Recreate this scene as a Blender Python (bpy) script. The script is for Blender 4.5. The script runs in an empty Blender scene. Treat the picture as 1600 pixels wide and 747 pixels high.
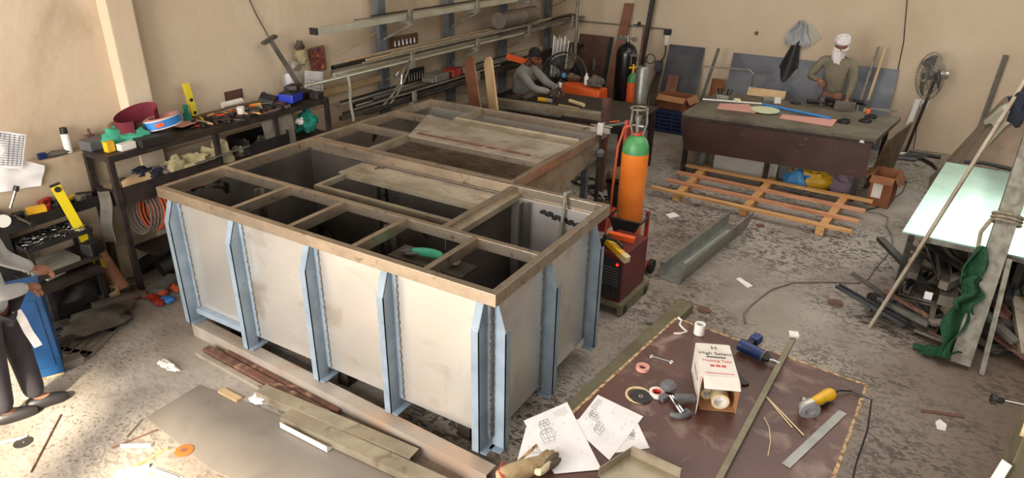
import bpy, bmesh, math, random
from mathutils import Vector, Matrix, Euler, noise
from math import sin, cos, pi, radians as R
rnd = random.Random(7)
S = bpy.context.scene
COL = S.collection

# ---------------------------------------------------------------- camera
YAW, PITCH, ROLL, FPX, CAMZ = -.5345, .4392, .0172, 1065., 3.2
FW = Vector((sin(YAW)*cos(PITCH), cos(YAW)*cos(PITCH), -sin(PITCH)))
RT0 = Vector((cos(YAW), -sin(YAW), 0)); UP0 = RT0.cross(FW)
RT = RT0*cos(ROLL)+UP0*sin(ROLL); UP = UP0*cos(ROLL)-RT0*sin(ROLL)
cd = bpy.data.cameras.new('camera'); cam = bpy.data.objects.new('camera', cd); COL.objects.link(cam)
M = Matrix((RT, UP, -FW)).transposed().to_4x4(); M.translation = (0, 0, CAMZ)
cam.matrix_world = M; cd.sensor_width = 36; cd.lens = FPX/1600*36; cd.clip_start = .05; cd.clip_end = 200
S.camera = cam
# ---------------------------------------------------------------- light and exposure
S.view_settings.view_transform = 'Standard'; S.view_settings.look = 'None'
S.view_settings.gamma = 1; S.view_settings.use_curve_mapping = False
S.view_settings.exposure = 0.22
w = bpy.data.worlds.new('sky'); S.world = w; w.use_nodes = True
w.node_tree.nodes['Background'].inputs[0].default_value = (.95, .97, 1, 1)
w.node_tree.nodes['Background'].inputs[1].default_value = 1.0
def lamp(name, kind, loc, to, energy, color, size=None, sizey=None):
    d = bpy.data.lights.new(name, kind); o = bpy.data.objects.new(name, d); COL.objects.link(o)
    d.energy = energy; d.color = color; o.location = loc
    o.rotation_euler = (Vector(to)-Vector(loc)).to_track_quat('-Z', 'Y').to_euler()
    if kind == 'AREA': d.shape = 'RECTANGLE'; d.size = size; d.size_y = sizey or size
    return o
sun = lamp('sun', 'SUN', (4, -8, 8), (4-.43, -8+.87, 8-.74), 15, (1, .86, .66)); sun.data.angle = R(3)
lamp('front_fill_light', 'AREA', (.5, -3.05, 3.4), (-1.6, 6, .6), 150, (1, .97, .93), 4.0, 2.2)  # added soft fill, set at an invented high opening in the unseen front wall
lamp('front_door_daylight', 'AREA', (-3.6, -3.05, 2.4), (-3.0, 6, .6), 520, (1, .95, .89), 3.2, 4.0)
lamp('roof_light_daylight', 'AREA', (-.5, 6.5, 4.92), (-.9, 6.5, 0), 120, (1, .97, .94), 5, 7)
lamp('back_window_daylight', 'AREA', (1.3, 12.02, 2.95), (.6, 6, 0), 30, (.92, 1, .92), 2.0, 1.3)

# ---------------------------------------------------------------- materials
def L(c):
    return tuple(((v/255)/12.92 if v/255 <= .04045 else ((v/255+.055)/1.055)**2.4) for v in c)+(1,)
def mat(name, c1, c2=None, scale=4, lo=.4, hi=.62, rough=.6, metal=0., bump=0., bscale=60, c3=None, s3=12, lo3=.55, hi3=.62,
        stretch=(1, 1, 1), st3=None, rough2=None, detail=6, spec=.5, emit=None, es=0, trans=0, alpha=1, rot=0):
    m = bpy.data.materials.new(name); m.use_nodes = True; nt = m.node_tree; N = nt.nodes; K = nt.links
    b = N['Principled BSDF']; b.inputs['Roughness'].default_value = rough; b.inputs['Metallic'].default_value = metal
    b.inputs['Base Color'].default_value = L(c1); b.inputs['Specular IOR Level'].default_value = spec
    if emit: b.inputs['Emission Color'].default_value = L(emit); b.inputs['Emission Strength'].default_value = es
    if trans: b.inputs['Transmission Weight'].default_value = trans
    if alpha < 1: b.inputs['Alpha'].default_value = alpha
    tc = N.new('ShaderNodeTexCoord')
    def nz(sc, st, det=6, dist=0):
        mp = N.new('ShaderNodeMapping'); mp.inputs['Scale'].default_value = st; mp.inputs['Rotation'].default_value = (0, 0, rot)
        n = N.new('ShaderNodeTexNoise'); n.inputs['Scale'].default_value = sc; n.inputs['Detail'].default_value = det
        n.inputs['Distortion'].default_value = dist
        K.new(tc.outputs['Object'], mp.inputs[0]); K.new(mp.outputs[0], n.inputs['Vector']); return n
    def step(n, a, c):
        r = N.new('ShaderNodeMapRange'); r.inputs[1].default_value = a; r.inputs[2].default_value = c
        K.new(n.outputs[0], r.inputs[0]); return r
    def mix(f, a, bcol):
        x = N.new('ShaderNodeMix'); x.data_type = 'RGBA'; K.new(f.outputs[0], x.inputs[0])
        if isinstance(a, tuple): x.inputs[6].default_value = a
        else: K.new(a, x.inputs[6])
        x.inputs[7].default_value = bcol; return x.outputs[2]
    cur = None
    if c2:
        f = step(nz(scale, stretch, detail, .3), lo, hi); cur = mix(f, L(c1), L(c2))
        if rough2 is not None:
            r = N.new('ShaderNodeMapRange'); r.inputs[3].default_value = rough; r.inputs[4].default_value = rough2
            K.new(f.outputs[0], r.inputs[0]); K.new(r.outputs[0], b.inputs['Roughness'])
    if c3:
        f3 = step(nz(s3, st3 or stretch, 8, .6), lo3, hi3); cur = mix(f3, cur if cur else L(c1), L(c3))
    if cur: K.new(cur, b.inputs['Base Color'])
    if bump:
        n = nz(bscale, stretch, 5); bp = N.new('ShaderNodeBump'); bp.inputs['Strength'].default_value = bump
        bp.inputs['Distance'].default_value = .02; K.new(n.outputs[0], bp.inputs['Height']); K.new(bp.outputs[0], b.inputs['Normal'])
    return m
MT = {}
def mm(key, *a, **k): MT[key] = mat(key, *a, **k); return MT[key]
mm('plaster', (210, 192, 168), (195, 174, 148), scale=.9, lo=.35, hi=.7, rough=.85, bump=.25, bscale=9, c3=(160, 138, 112), s3=1.1, lo3=.6, hi3=.8, st3=(1, 1, .6))
mm('plaster_dull', (192, 174, 150), (176, 157, 132), scale=1.2, rough=.85, bump=.2, bscale=9, c3=(128, 108, 84), s3=2.2, lo3=.6, hi3=.75)
mm('ceiling_sheet', (150, 150, 145), rough=.7)
mm('steel', (176, 168, 156), (150, 138, 122), scale=2.2, lo=.35, hi=.7, rough=.38, metal=.75, rough2=.5, c3=(120, 100, 80), s3=3.5, lo3=.62, hi3=.8, bump=.04, bscale=18)
mm('steel_panel', (228, 227, 224), (212, 209, 204), scale=1.6, lo=.35, hi=.75, rough=.26, metal=.78, rough2=.36, c3=(180, 160, 138), s3=2.6, lo3=.58, hi3=.8, bump=.03, bscale=6)
mm('steel_rim', (204, 190, 172), (172, 156, 138), scale=5, lo=.35, hi=.7, rough=.32, metal=.9, rough2=.42, c3=(120, 106, 90), s3=14, lo3=.6, hi3=.75, bump=.08, bscale=30)
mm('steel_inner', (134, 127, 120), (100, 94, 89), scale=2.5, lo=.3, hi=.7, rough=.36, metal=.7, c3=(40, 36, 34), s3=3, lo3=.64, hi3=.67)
mm('steel_inner_reflection', (196, 190, 186), (150, 144, 142), scale=1.6, lo=.3, hi=.75, rough=.4, metal=.5, c3=(90, 84, 84), s3=1.5, lo3=.55, hi3=.8)  # pale tone paints in the reflection on the right bay's back wall
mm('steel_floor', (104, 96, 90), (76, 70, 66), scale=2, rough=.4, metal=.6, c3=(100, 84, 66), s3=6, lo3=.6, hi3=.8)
mm('steel_smoke', (140, 126, 110), (100, 86, 72), scale=3, rough=.35, metal=.7, c3=(84, 66, 50), s3=7, lo3=.52, hi3=.7, st3=(1, 4, 1))
mm('plate_dusty', (176, 166, 150), (150, 138, 122), scale=3, rough=.5, metal=.35, c3=(128, 98, 70), s3=5, lo3=.58, hi3=.72, st3=(1, 3, 1), bump=.05, bscale=12)
mm('blue_paint', (136, 152, 166), (122, 138, 152), scale=6, rough=.45, c3=(104, 116, 126), s3=20, lo3=.66, hi3=.72)
mm('weld', (92, 86, 82), (140, 132, 122), scale=60, rough=.5, metal=.6, bump=.6, bscale=120)
mm('box_steel', (184, 174, 162), (166, 156, 146), scale=3, rough=.5, metal=.35, c3=(180, 154, 132), s3=2.5, lo3=.5, hi3=.7, bump=.08, bscale=20)
mm('galv', (150, 150, 144), (132, 132, 126), scale=9, rough=.4, metal=.6, c3=(112, 112, 106), s3=3, lo3=.6, hi3=.8)
mm('galv_warm', (168, 158, 138), (150, 138, 118), scale=5, rough=.42, metal=.5, c3=(122, 108, 88), s3=9, lo3=.6, hi3=.75)
mm('olive_tube', (128, 122, 98), (112, 106, 84), scale=6, rough=.45, metal=.4)
mm('alu', (206, 206, 190), (188, 186, 168), scale=3, rough=.3, metal=.6)
mm('mint', (164, 196, 182), (150, 184, 170), scale=3, rough=.2, metal=.3, c3=(130, 156, 146), s3=14, lo3=.68, hi3=.72)
mm('rack_grey', (142, 140, 128), (112, 106, 94), scale=14, rough=.55, metal=.3, stretch=(1, .15, 1))
mm('rack_dark', (62, 58, 54), (44, 40, 38), scale=14, rough=.5, metal=.4, stretch=(1, .15, 1))
mm('post_blue', (98, 104, 110), (78, 82, 86), scale=5, rough=.6)
mm('dark_steel', (62, 52, 48), (42, 36, 34), scale=8, rough=.55, metal=.3, c3=(86, 70, 58), s3=16, lo3=.62, hi3=.75)
mm('rust', (112, 76, 62), (86, 58, 48), scale=8, rough=.75, c3=(150, 116, 96), s3=10, lo3=.55, hi3=.7)
mm('primer_brown', (98, 66, 54), (82, 54, 44), scale=8, rough=.65)
mm('black', (26, 25, 26), (36, 34, 34), scale=10, rough=.5)
mm('blackgloss', (20, 20, 22), rough=.25)
mm('sheet_dark', (92, 94, 100), (72, 74, 80), scale=2.5, rough=.4, metal=.55, c3=(104, 106, 110), s3=2, lo3=.6, hi3=.8)
mm('sheet_floor', (140, 132, 124), (128, 120, 112), scale=1.8, rough=.5, metal=.25, c3=(112, 104, 98), s3=3, lo3=.6, hi3=.8)
mm('wood_new', (206, 160, 104), (184, 134, 80), scale=3, rough=.65, stretch=(1, 14, 14), c3=(156, 100, 58), s3=2, lo3=.62, hi3=.72, st3=(.7, 5, 5))
mm('wood_pink', (204, 150, 112), (176, 112, 78), scale=3, rough=.65, stretch=(1, 14, 14))
mm('ply', (196, 168, 128), (178, 148, 108), scale=5, rough=.6, stretch=(1, 1, .3))
mm('ply_brown', (132, 88, 66), (116, 74, 54), scale=5, rough=.55)
mm('table_brown', (92, 60, 52), (72, 46, 40), scale=2.5, lo=.35, hi=.7, rough=.38, c3=(132, 110, 98), s3=6, lo3=.54, hi3=.74, bump=.06, bscale=15)
mm('board_maroon', (66, 38, 34), (52, 28, 26), scale=3, rough=.45, c3=(112, 74, 62), s3=6, lo3=.66, hi3=.72, st3=(1, 1, 5), bump=.05, bscale=20)
mm('raw_edge', (196, 168, 128), (120, 90, 62), scale=30, rough=.8, bump=.6, bscale=40)
mm('bench_top', (104, 98, 84), (82, 74, 62), scale=3, rough=.55, c3=(60, 52, 44), s3=7, lo3=.58, hi3=.7)
mm('card', (176, 128, 88), (160, 114, 76), scale=4, rough=.8)
mm('card_dark', (142, 88, 56), (120, 72, 44), scale=4, rough=.8)
mm('carton_white', (226, 220, 212), (214, 206, 196), scale=6, rough=.7)
mm('paper', (236, 234, 234), (224, 222, 222), scale=6, rough=.8)
mm('ink', (92, 94, 108), rough=.8)
mm('ink_black', (52, 46, 48), rough=.7)
mm('red_print', (206, 62, 56), rough=.6)
mm('orange_paint', (238, 136, 52), (226, 120, 42), scale=5, rough=.35, c3=(176, 140, 104), s3=5, lo3=.7, hi3=.74)
mm('green_paint', (74, 146, 88), (62, 126, 76), scale=6, rough=.4)
mm('orange_vivid', (230, 96, 42), rough=.45)
mm('red_machine', (176, 50, 34), (120, 40, 32), scale=6, rough=.5)
mm('maroon', (98, 34, 36), (80, 26, 30), scale=5, rough=.5)
mm('yellow', (230, 180, 36), (208, 158, 28), scale=8, rough=.45)
mm('yellow_level', (222, 200, 30), rough=.4)
mm('blue_cabinet', (30, 78, 128), (24, 66, 110), scale=5, rough=.45)
mm('blue_tool', (24, 48, 104), rough=.4)
mm('blue_vivid', (52, 128, 204), rough=.45)
mm('blue_pack', (38, 58, 176), rough=.4)
mm('blue_crate', (24, 44, 76), rough=.5)
mm('teal_cloth', (28, 140, 118), (22, 110, 94), scale=8, rough=.85)
mm('green_cloth', (66, 160, 128), (52, 136, 108), scale=8, rough=.85)
mm('green_net', (28, 84, 52), (20, 64, 40), scale=40, rough=.9, bump=.6, bscale=180)
mm('cream_cloth', (190, 178, 138), (166, 152, 114), scale=8, rough=.85, bump=.2, bscale=40)
mm('lilac_cloth', (128, 112, 126), rough=.85)
mm('navy_cloth', (34, 38, 54), (26, 28, 40), scale=8, rough=.85)
mm('tan_leather', (178, 156, 120), (150, 126, 92), scale=12, rough=.8, bump=.3, bscale=80)
mm('glove_light', (214, 198, 166), (196, 176, 140), scale=12, rough=.8, bump=.2, bscale=80)
mm('glove_dark', (96, 84, 70), (76, 66, 54), scale=14, rough=.85, bump=.2, bscale=80)
mm('brown_bag', (118, 98, 74), (92, 74, 54), scale=7, rough=.8)
mm('grey_cloth', (104, 98, 90), (84, 78, 70), scale=8, rough=.9)
mm('tarp', (132, 114, 98), (114, 98, 84), scale=3, rough=.8, bump=.1, bscale=8)
mm('plastic_film', (196, 194, 178), rough=.3, alpha=.55)
mm('white_plastic', (228, 226, 220), rough=.4)
mm('grey_plastic', (96, 96, 98), (82, 82, 84), scale=8, rough=.5)
mm('disc_grey', (126, 124, 126), (110, 108, 112), scale=30, rough=.8)
mm('chrome', (200, 200, 200), rough=.22, metal=1)
mm('cast', (186, 182, 176), rough=.4, metal=.6)
mm('tape_roll', (216, 196, 156), (206, 184, 140), scale=3, rough=.35)
mm('pinkish', (206, 150, 138), rough=.6)
mm('skin_dark', (98, 62, 46), (84, 52, 40), scale=5, rough=.55)
mm('skin_mid', (152, 104, 80), (136, 90, 68), scale=5, rough=.55)
mm('hair', (18, 16, 16), rough=.8, bump=.5, bscale=120)
mm('shirt_grey', (138, 134, 130), (124, 120, 116), scale=6, rough=.9, bump=.15, bscale=20)
mm('shirt_olive', (124, 116, 98), (108, 100, 84), scale=6, rough=.9, bump=.15, bscale=20)
mm('shirt_pale', (176, 178, 180), (160, 162, 166), scale=6, rough=.9, bump=.15, bscale=20)
mm('trouser', (54, 50, 56), (42, 40, 46), scale=6, rough=.9, bump=.15, bscale=20)
mm('trouser_grey', (92, 84, 80), rough=.9)
mm('scarf', (232, 228, 228), (214, 208, 210), scale=8, rough=.85, bump=.2, bscale=30)
mm('pipe_pvc', (172, 122, 90), (150, 104, 76), scale=4, rough=.5)
mm('hose_orange', (190, 84, 50), rough=.5)
mm('cable_grey', (118, 110, 102), rough=.6)
mm('rope', (150, 140, 120), (120, 108, 90), scale=40, rough=.9)
mm('scrap_a', (98, 92, 86), (72, 66, 62), scale=6, rough=.5, metal=.4)
mm('scrap_b', (142, 134, 122), (118, 110, 98), scale=6, rough=.5, metal=.4)
mm('picture', (132, 60, 40), (70, 50, 90), scale=14, rough=.5, c3=(190, 120, 50), s3=20, lo3=.55, hi3=.6)
mm('pane', (190, 220, 200), rough=.4, emit=(206, 255, 226), es=1.3)
mm('roof_pane', (220, 216, 208), rough=.5, emit=(255, 246, 236), es=.9)
mm('lampface', (255, 255, 250), rough=.3, emit=(255, 255, 250), es=30)
mm('led_red', (255, 40, 20), rough=.3, emit=(255, 30, 20), es=3)
mm('maroon_belt', (112, 26, 44), (94, 20, 36), scale=6, rough=.8)
mm('blue_label', (70, 150, 210), rough=.45)
mm('lime', (200, 206, 170), rough=.7)

# floor: pale dusty concrete, brown dirt towards the right, dark flecks
def floor_mat():
    m = bpy.data.materials.new('concrete_floor'); m.use_nodes = True; nt = m.node_tree; N = nt.nodes; K = nt.links; b = N['Principled BSDF']
    tc = N.new('ShaderNodeTexCoord')
    def nz(sc, det=6, dist=0, st=(1, 1, 1), rz=0):
        mp = N.new('ShaderNodeMapping'); mp.inputs['Scale'].default_value = st; mp.inputs['Rotation'].default_value = (0, 0, rz)
        n = N.new('ShaderNodeTexNoise'); n.inputs['Scale'].default_value = sc; n.inputs['Detail'].default_value = det; n.inputs['Distortion'].default_value = dist
        K.new(tc.outputs['Object'], mp.inputs[0]); K.new(mp.outputs[0], n.inputs['Vector']); return n.outputs[0]
    def mr(v, a, c, o0=0, o1=1):
        r = N.new('ShaderNodeMapRange'); r.inputs[1].default_value = a; r.inputs[2].default_value = c; r.inputs[3].default_value = o0; r.inputs[4].default_value = o1
        K.new(v, r.inputs[0]); return r.outputs[0]
    def mix(f, a, c):
        x = N.new('ShaderNodeMix'); x.data_type = 'RGBA'; K.new(f, x.inputs[0])
        for i, v in ((6, a), (7, c)):
            if isinstance(v, tuple): x.inputs[i].default_value = v
            else: K.new(v, x.inputs[i])
        return x.outputs[2]
    def mul(a, c):
        x = N.new('ShaderNodeMath'); x.operation = 'MULTIPLY'; K.new(a, x.inputs[0]); K.new(c, x.inputs[1]); return x.outputs[0]
    sep = N.new('ShaderNodeSeparateXYZ'); K.new(tc.outputs['Object'], sep.inputs[0])
    dirtx = mr(sep.outputs[0], -.6, .9); dirty = mr(sep.outputs[1], 7.0, 5.2)
    c = mix(mr(nz(1.3, 5, .4), .3, .7), L((170, 162, 152)), L((140, 131, 121)))
    c = mix(mr(nz(.7, 4), .5, .7), c, L((122, 110, 96)))
    brown = mul(dirtx, dirty)
    c = mix(brown, c, L((98, 80, 66)))
    fl = mul(mr(nz(13, 7, 1.2, (1, 1.7, 1), .5), .51, .55), mr(nz(1.1, 3), .36, .6))
    c = mix(mul(fl, mr(sep.outputs[0], -4.6, -2.5, .35, .9)), c, L((58, 50, 42)))
    c = mix(mul(mr(nz(40, 4, .6), .57, .62), mr(nz(2, 3), .4, .6)), c, L((104, 92, 82)))
    K.new(c, b.inputs['Base Color']); b.inputs['Roughness'].default_value = .75
    bp = N.new('ShaderNodeBump'); bp.inputs['Strength'].default_value = .35; bp.inputs['Distance'].default_value = .02
    K.new(nz(14, 8), bp.inputs['Height']); K.new(bp.outputs[0], b.inputs['Normal'])
    MT['floor'] = m
floor_mat()

# ---------------------------------------------------------------- building helpers
def at(px, py, z=0):                      # point at height z seen at a pixel
    d = FW+RT*((px-800)/FPX)-UP*((py-373.5)/FPX); return Vector((0, 0, CAMZ))+d*((z-CAMZ)/d.z)
def atx(px, py, x):
    d = FW+RT*((px-800)/FPX)-UP*((py-373.5)/FPX); return Vector((0, 0, CAMZ))+d*(x/d.x)
def aty(px, py, y):
    d = FW+RT*((px-800)/FPX)-UP*((py-373.5)/FPX); return Vector((0, 0, CAMZ))+d*(y/d.y)
WM = {}                                   # world matrix of every object that can be a parent
def V(*a): return Vector(a)
def frame(p, q, up=(0, 0, 1)):
    p, q, up = Vector(p), Vector(q), Vector(up); z = (q-p).normalized()
    x = up.cross(z)
    if x.length < 1e-4: x = Vector((1, 0, 0)).cross(z)
    if x.length < 1e-4: x = Vector((0, 1, 0))
    x.normalize(); y = z.cross(x); m = Matrix((x, y, z)).transposed().to_4x4(); m.translation = p; return m
class MB:
    def __init__(s): s.bm = bmesh.new()
    def verts(s, pts, faces, m=None):
        vs = [s.bm.verts.new((m @ Vector(p)) if m else p) for p in pts]
        for f in faces:
            try: s.bm.faces.new([vs[i] for i in f])
            except ValueError: pass
        return s
    def box(s, x0, x1, y0, y1, z0, z1, m=None):
        P = [(x, y, z) for z in (z0, z1) for x, y in ((x0, y0), (x1, y0), (x1, y1), (x0, y1))]
        return s.verts(P, [(3, 2, 1, 0), (4, 5, 6, 7), (0, 1, 5, 4), (1, 2, 6, 5), (2, 3, 7, 6), (3, 0, 4, 7)], m)
    def bar(s, p, q, w, h, up=(0, 0, 1)):  # w across, h along up
        m = frame(p, q, up); l = (Vector(q)-Vector(p)).length
        return s.box(-w/2, w/2, -h/2, h/2, 0, l, m)
    def prism(s, pts, a, b, m=None):       # 2-D outline extruded between z=a and z=b
        n = len(pts); P = [(x, y, a) for x, y in pts]+[(x, y, b) for x, y in pts]
        F = [tuple(range(n-1, -1, -1)), tuple(range(n, 2*n))]+[(i, (i+1) % n, n+(i+1) % n, n+i) for i in range(n)]
        return s.verts(P, F, m)
    def lathe(s, prof, m=None, n=20):      # (radius, height) pairs
        P, F, rows = [], [], []
        for r, z in prof:
            if r < 1e-6: rows.append([len(P)]); P.append((0, 0, z))
            else:
                rows.append(list(range(len(P), len(P)+n))); P += [(r*cos(2*pi*i/n), r*sin(2*pi*i/n), z) for i in range(n)]
        for a, b in zip(rows, rows[1:]):
            for i in range(n):
                j = (i+1) % n
                if len(a) == 1 and len(b) == 1: continue
                if len(a) == 1: F.append((a[0], b[j], b[i])[::-1])
                elif len(b) == 1: F.append((a[i], a[j], b[0]))
                else: F.append((a[i], a[j], b[j], b[i]))
        return s.verts(P, F, m)
    def tube(s, p, q, r, r2=None, n=12, cap=True):
        l = (Vector(q)-Vector(p)).length; r2 = r if r2 is None else r2
        pr = [(r, 0), (r2, l)]
        if cap: pr = [(0, 0)]+pr+[(0, l)]
        return s.lathe(pr, frame(p, q), n)
    def pipe(s, p, q, r, t, n=16):         # hollow
        l = (Vector(q)-Vector(p)).length
        return s.lathe([(r, 0), (r, l), (r-t, l), (r-t, 0), (r, 0)], frame(p, q), n)
    def path(s, pts, r, n=8, closed=False, taper=None):
        pts = [Vector(p) for p in pts]; rows = []; N_ = len(pts); px = None
        for i, p in enumerate(pts):
            a = pts[i-1] if (i or closed) else p; b = pts[(i+1) % N_] if (i < N_-1 or closed) else p
            z = (b-a).normalized() if (b-a).length > 1e-9 else Vector((0, 0, 1))
            if px is None: px = Vector((0, 0, 1)).cross(z); px = px if px.length > .05 else Vector((1, 0, 0)).cross(z)
            px = (px-z*px.dot(z)).normalized(); py = z.cross(px); rr = r*(taper[i] if taper else 1)
            rows.append([s.bm.verts.new(p+px*(rr*cos(2*pi*k/n))+py*(rr*sin(2*pi*k/n))) for k in range(n)])
        for i in range(N_ if closed else N_-1):
            a, b = rows[i], rows[(i+1) % N_]
            for k in range(n): s.bm.faces.new((a[k], a[(k+1) % n], b[(k+1) % n], b[k]))
        if not closed: s.bm.faces.new(rows[0][::-1]); s.bm.faces.new(rows[-1])
        return s
    def ball(s, c, r, sc=(1, 1, 1), n=14, m=None):
        k = n//2; pr = [(r*sin(pi*i/k), -r*cos(pi*i/k)) for i in range(k+1)]; pr[0] = (0, -r); pr[-1] = (0, r)
        mt = Matrix.Translation(Vector(c)) @ (m or Matrix()) @ Matrix.Diagonal((*sc, 1))
        return s.lathe(pr, mt, n)
    def torus(s, c, R_, r, m=None, n=24, k=8):
        mt = Matrix.Translation(Vector(c)) @ (m or Matrix())
        return s.path([mt @ V(R_*cos(2*pi*i/n), R_*sin(2*pi*i/n), 0) for i in range(n)], r, k, closed=True)
    def profile(s, p, q, pts, up=(0, 0, 1)):   # open steel section (angle, channel) of thickness already in outline
        return s.prism(pts, 0, (Vector(q)-Vector(p)).length, frame(p, q, up))
    def sheet(s, fn, nu, nv, t=.004):          # cloth or plate from fn(u,v), with thickness
        g = [[Vector(fn(i/nu, j/nv)) for j in range(nv+1)] for i in range(nu+1)]
        def nrm(i, j):
            a = g[min(i+1, nu)][j]-g[max(i-1, 0)][j]; b = g[i][min(j+1, nv)]-g[i][max(j-1, 0)]
            n = a.cross(b); return n.normalized() if n.length > 1e-9 else V(0, 0, 1)
        top = [[s.bm.verts.new(g[i][j]+nrm(i, j)*t/2) for j in range(nv+1)] for i in range(nu+1)]
        bot = [[s.bm.verts.new(g[i][j]-nrm(i, j)*t/2) for j in range(nv+1)] for i in range(nu+1)]
        for i in range(nu):
            for j in range(nv):
                s.bm.faces.new((top[i][j], top[i+1][j], top[i+1][j+1], top[i][j+1]))
                s.bm.faces.new((bot[i][j+1], bot[i+1][j+1], bot[i+1][j], bot[i][j]))
        ring = [(i, 0) for i in range(nu)]+[(nu, j) for j in range(nv)]+[(i, nv) for i in range(nu, 0, -1)]+[(0, j) for j in range(nv, 0, -1)]
        for k, (i, j) in enumerate(ring):
            a, b = ring[(k+1) % len(ring)]; s.bm.faces.new((top[i][j], bot[i][j], bot[a][b], top[a][b]))
        return s
    def lump(s, c, size, amp=.25, seed=0, n=20, flat=True, m=None):   # crumpled heap
        before = len(s.bm.verts); s.ball((0, 0, 0), 1, n=n); s.bm.verts.ensure_lookup_table()
        rot = m or Matrix()
        for v in s.bm.verts[before:]:
            k = 1+amp*noise.noise(v.co*1.7+V(seed*7.3, seed, 0))*2+amp*.5*noise.noise(v.co*4.5+V(seed, 3, seed*5))*2
            p = v.co*k; p = V(p.x*size[0], p.y*size[1], p.z*size[2]); p = rot @ p
            if flat: p.z = max(p.z, -size[2]*.45)
            v.co = Vector(c)+p
        return s
    def build(s, name, m, parent=None, smooth=False, bevel=0., sub=0, local=False):
        bm = s.bm; bmesh.ops.remove_doubles(bm, verts=bm.verts, dist=1e-5)
        bmesh.ops.recalc_face_normals(bm, faces=bm.faces)
        if bevel: 
            es = [e for e in bm.edges if len(e.link_faces) == 2 and e.calc_face_angle(0) > .6]
            bmesh.ops.bevel(bm, geom=es, offset=bevel, segments=2, affect='EDGES', clamp_overlap=True, profile=.7)
        o = bpy.data.objects.new(name, bpy.data.meshes.new(name)); COL.objects.link(o)
        if parent is not None:
            if not local: bm.transform(WM[parent].inverted())
            o.parent = parent; WM[o] = WM[parent]
        else:
            xs = [v.co for v in bm.verts]
            c = V((min(p.x for p in xs)+max(p.x for p in xs))/2, (min(p.y for p in xs)+max(p.y for p in xs))/2, min(p.z for p in xs))
            bm.transform(Matrix.Translation(-c)); o.location = c; WM[o] = Matrix.Translation(c)
        bm.to_mesh(o.data); bm.free(); o.data.materials.append(MT[m] if isinstance(m, str) else m)
        if smooth:
            o.data.shade_smooth()
            try: o.data.set_sharp_from_angle(angle=.7)
            except Exception: pass
        if sub:
            md = o.modifiers.new('sub', 'SUBSURF'); md.levels = sub; md.render_levels = sub
        return o
def tag(o, label, cat, group=None, kind=None):
    o['label'] = label; o['category'] = cat
    if group: o['group'] = group
    if kind: o['kind'] = kind
    return o
def thing(name, label, cat, loc=(0, 0, 0), rot=0, group=None, mtx=None):
    o = bpy.data.objects.new(name, None); COL.objects.link(o); o.empty_display_size = .1
    m = mtx if mtx is not None else Matrix.Translation(Vector(loc)) @ Matrix.Rotation(rot, 4, 'Z')
    o.matrix_world = m; WM[o] = m.copy(); tag(o, label, cat, group); return o
def struct(o): o['kind'] = 'structure'; return o
KIDS = {}
def dup(o, mtx, label, group=None):
    c = o.copy(); COL.objects.link(c); c.matrix_world = mtx; WM[c] = mtx; c['label'] = label
    if group: c['group'] = group
    for ch in [k for k in bpy.data.objects if k.parent == o]:
        d = ch.copy(); COL.objects.link(d); d.parent = c
        for g in [k for k in bpy.data.objects if k.parent == ch]:
            e = g.copy(); COL.objects.link(e); e.parent = d
    return c
def TR(x, y, z, rz=0, rx=0, ry=0): return Matrix.Translation((x, y, z)) @ Euler((rx, ry, rz)).to_matrix().to_4x4()
# ================================================================ the room
WX, BY, FY, RX, CZ = -6.25, 12.2, -3.1, 7.0, 5.0
struct(MB().box(WX-.3, RX+.3, FY-6, BY+.3, -.2, 0).build('floor', 'floor'))
struct(MB().box(WX-.25, WX, FY, BY+.25, 0, CZ).build('wall_left', 'plaster'))
wb = MB(); X0, X1, Z0, Z1 = .3, 2.3, 2.3, 3.6
wb.box(WX, X0, BY, BY+.25, 0, CZ).box(X1, RX, BY, BY+.25, 0, CZ).box(X0, X1, BY, BY+.25, 0, Z0).box(X0, X1, BY, BY+.25, Z1, CZ)
struct(wb.build('wall_back', 'plaster'))
struct(MB().box(RX, RX+.25, FY, BY+.25, 0, CZ).build('wall_right', 'plaster'))
wf = MB(); wf.box(WX, -5.3, FY-.2, FY, 0, CZ).box(-5.3, -1.95, FY-.2, FY, 4.4, CZ).box(-1.95, -1.6, FY-.2, FY, 0, CZ)
wf.box(-1.6, 2.6, FY-.2, FY, 0, 2.3).box(-1.6, 2.6, FY-.2, FY, 4.5, CZ).box(2.6, RX, FY-.2, FY, 0, CZ)
struct(wf.build('wall_front', 'plaster'))
cl = MB(); rx0, rx1, ry0, ry1 = -3, 2, 3, 10
cl.box(WX-.25, rx0, FY-.2, BY+.25, CZ, CZ+.1).box(rx1, RX+.25, FY-.2, BY+.25, CZ, CZ+.1).box(rx0, rx1, FY-.2, ry0, CZ, CZ+.1).box(rx0, rx1, ry1, BY+.25, CZ, CZ+.1)
struct(cl.build('ceiling', 'ceiling_sheet'))
o = MB().box(rx0, rx1, ry0, ry1, CZ+.02, CZ+.05).build('window_3', 'roof_pane'); struct(o)
win = MB(); win.bar((X0, BY+.1, Z0+.02), (X1, BY+.1, Z0+.02), .06, .05).bar((X0, BY+.1, Z1-.02), (X1, BY+.1, Z1-.02), .06, .05)
for x in (X0+.02, (X0+X1)/2, X1-.02): win.bar((x, BY+.1, Z0), (x, BY+.1, Z1), .05, .06)
wo = struct(win.build('window_1', 'rack_grey'))
MB().box(X0, X1, BY+.12, BY+.135, Z0, Z1).build('pane', 'pane', wo)
# pilaster and the ledge along the left wall
struct(MB().box(WX, WX+.15, 3.45, 3.69, 0, CZ).build('trim_1', 'plaster', bevel=.012))
struct(MB().box(WX, WX+.13, FY, 3.45, 0, 1.31).box(WX, WX+.08, 3.69, BY, 0, 1.08).build('trim_2', 'plaster_dull', bevel=.01))
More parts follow.
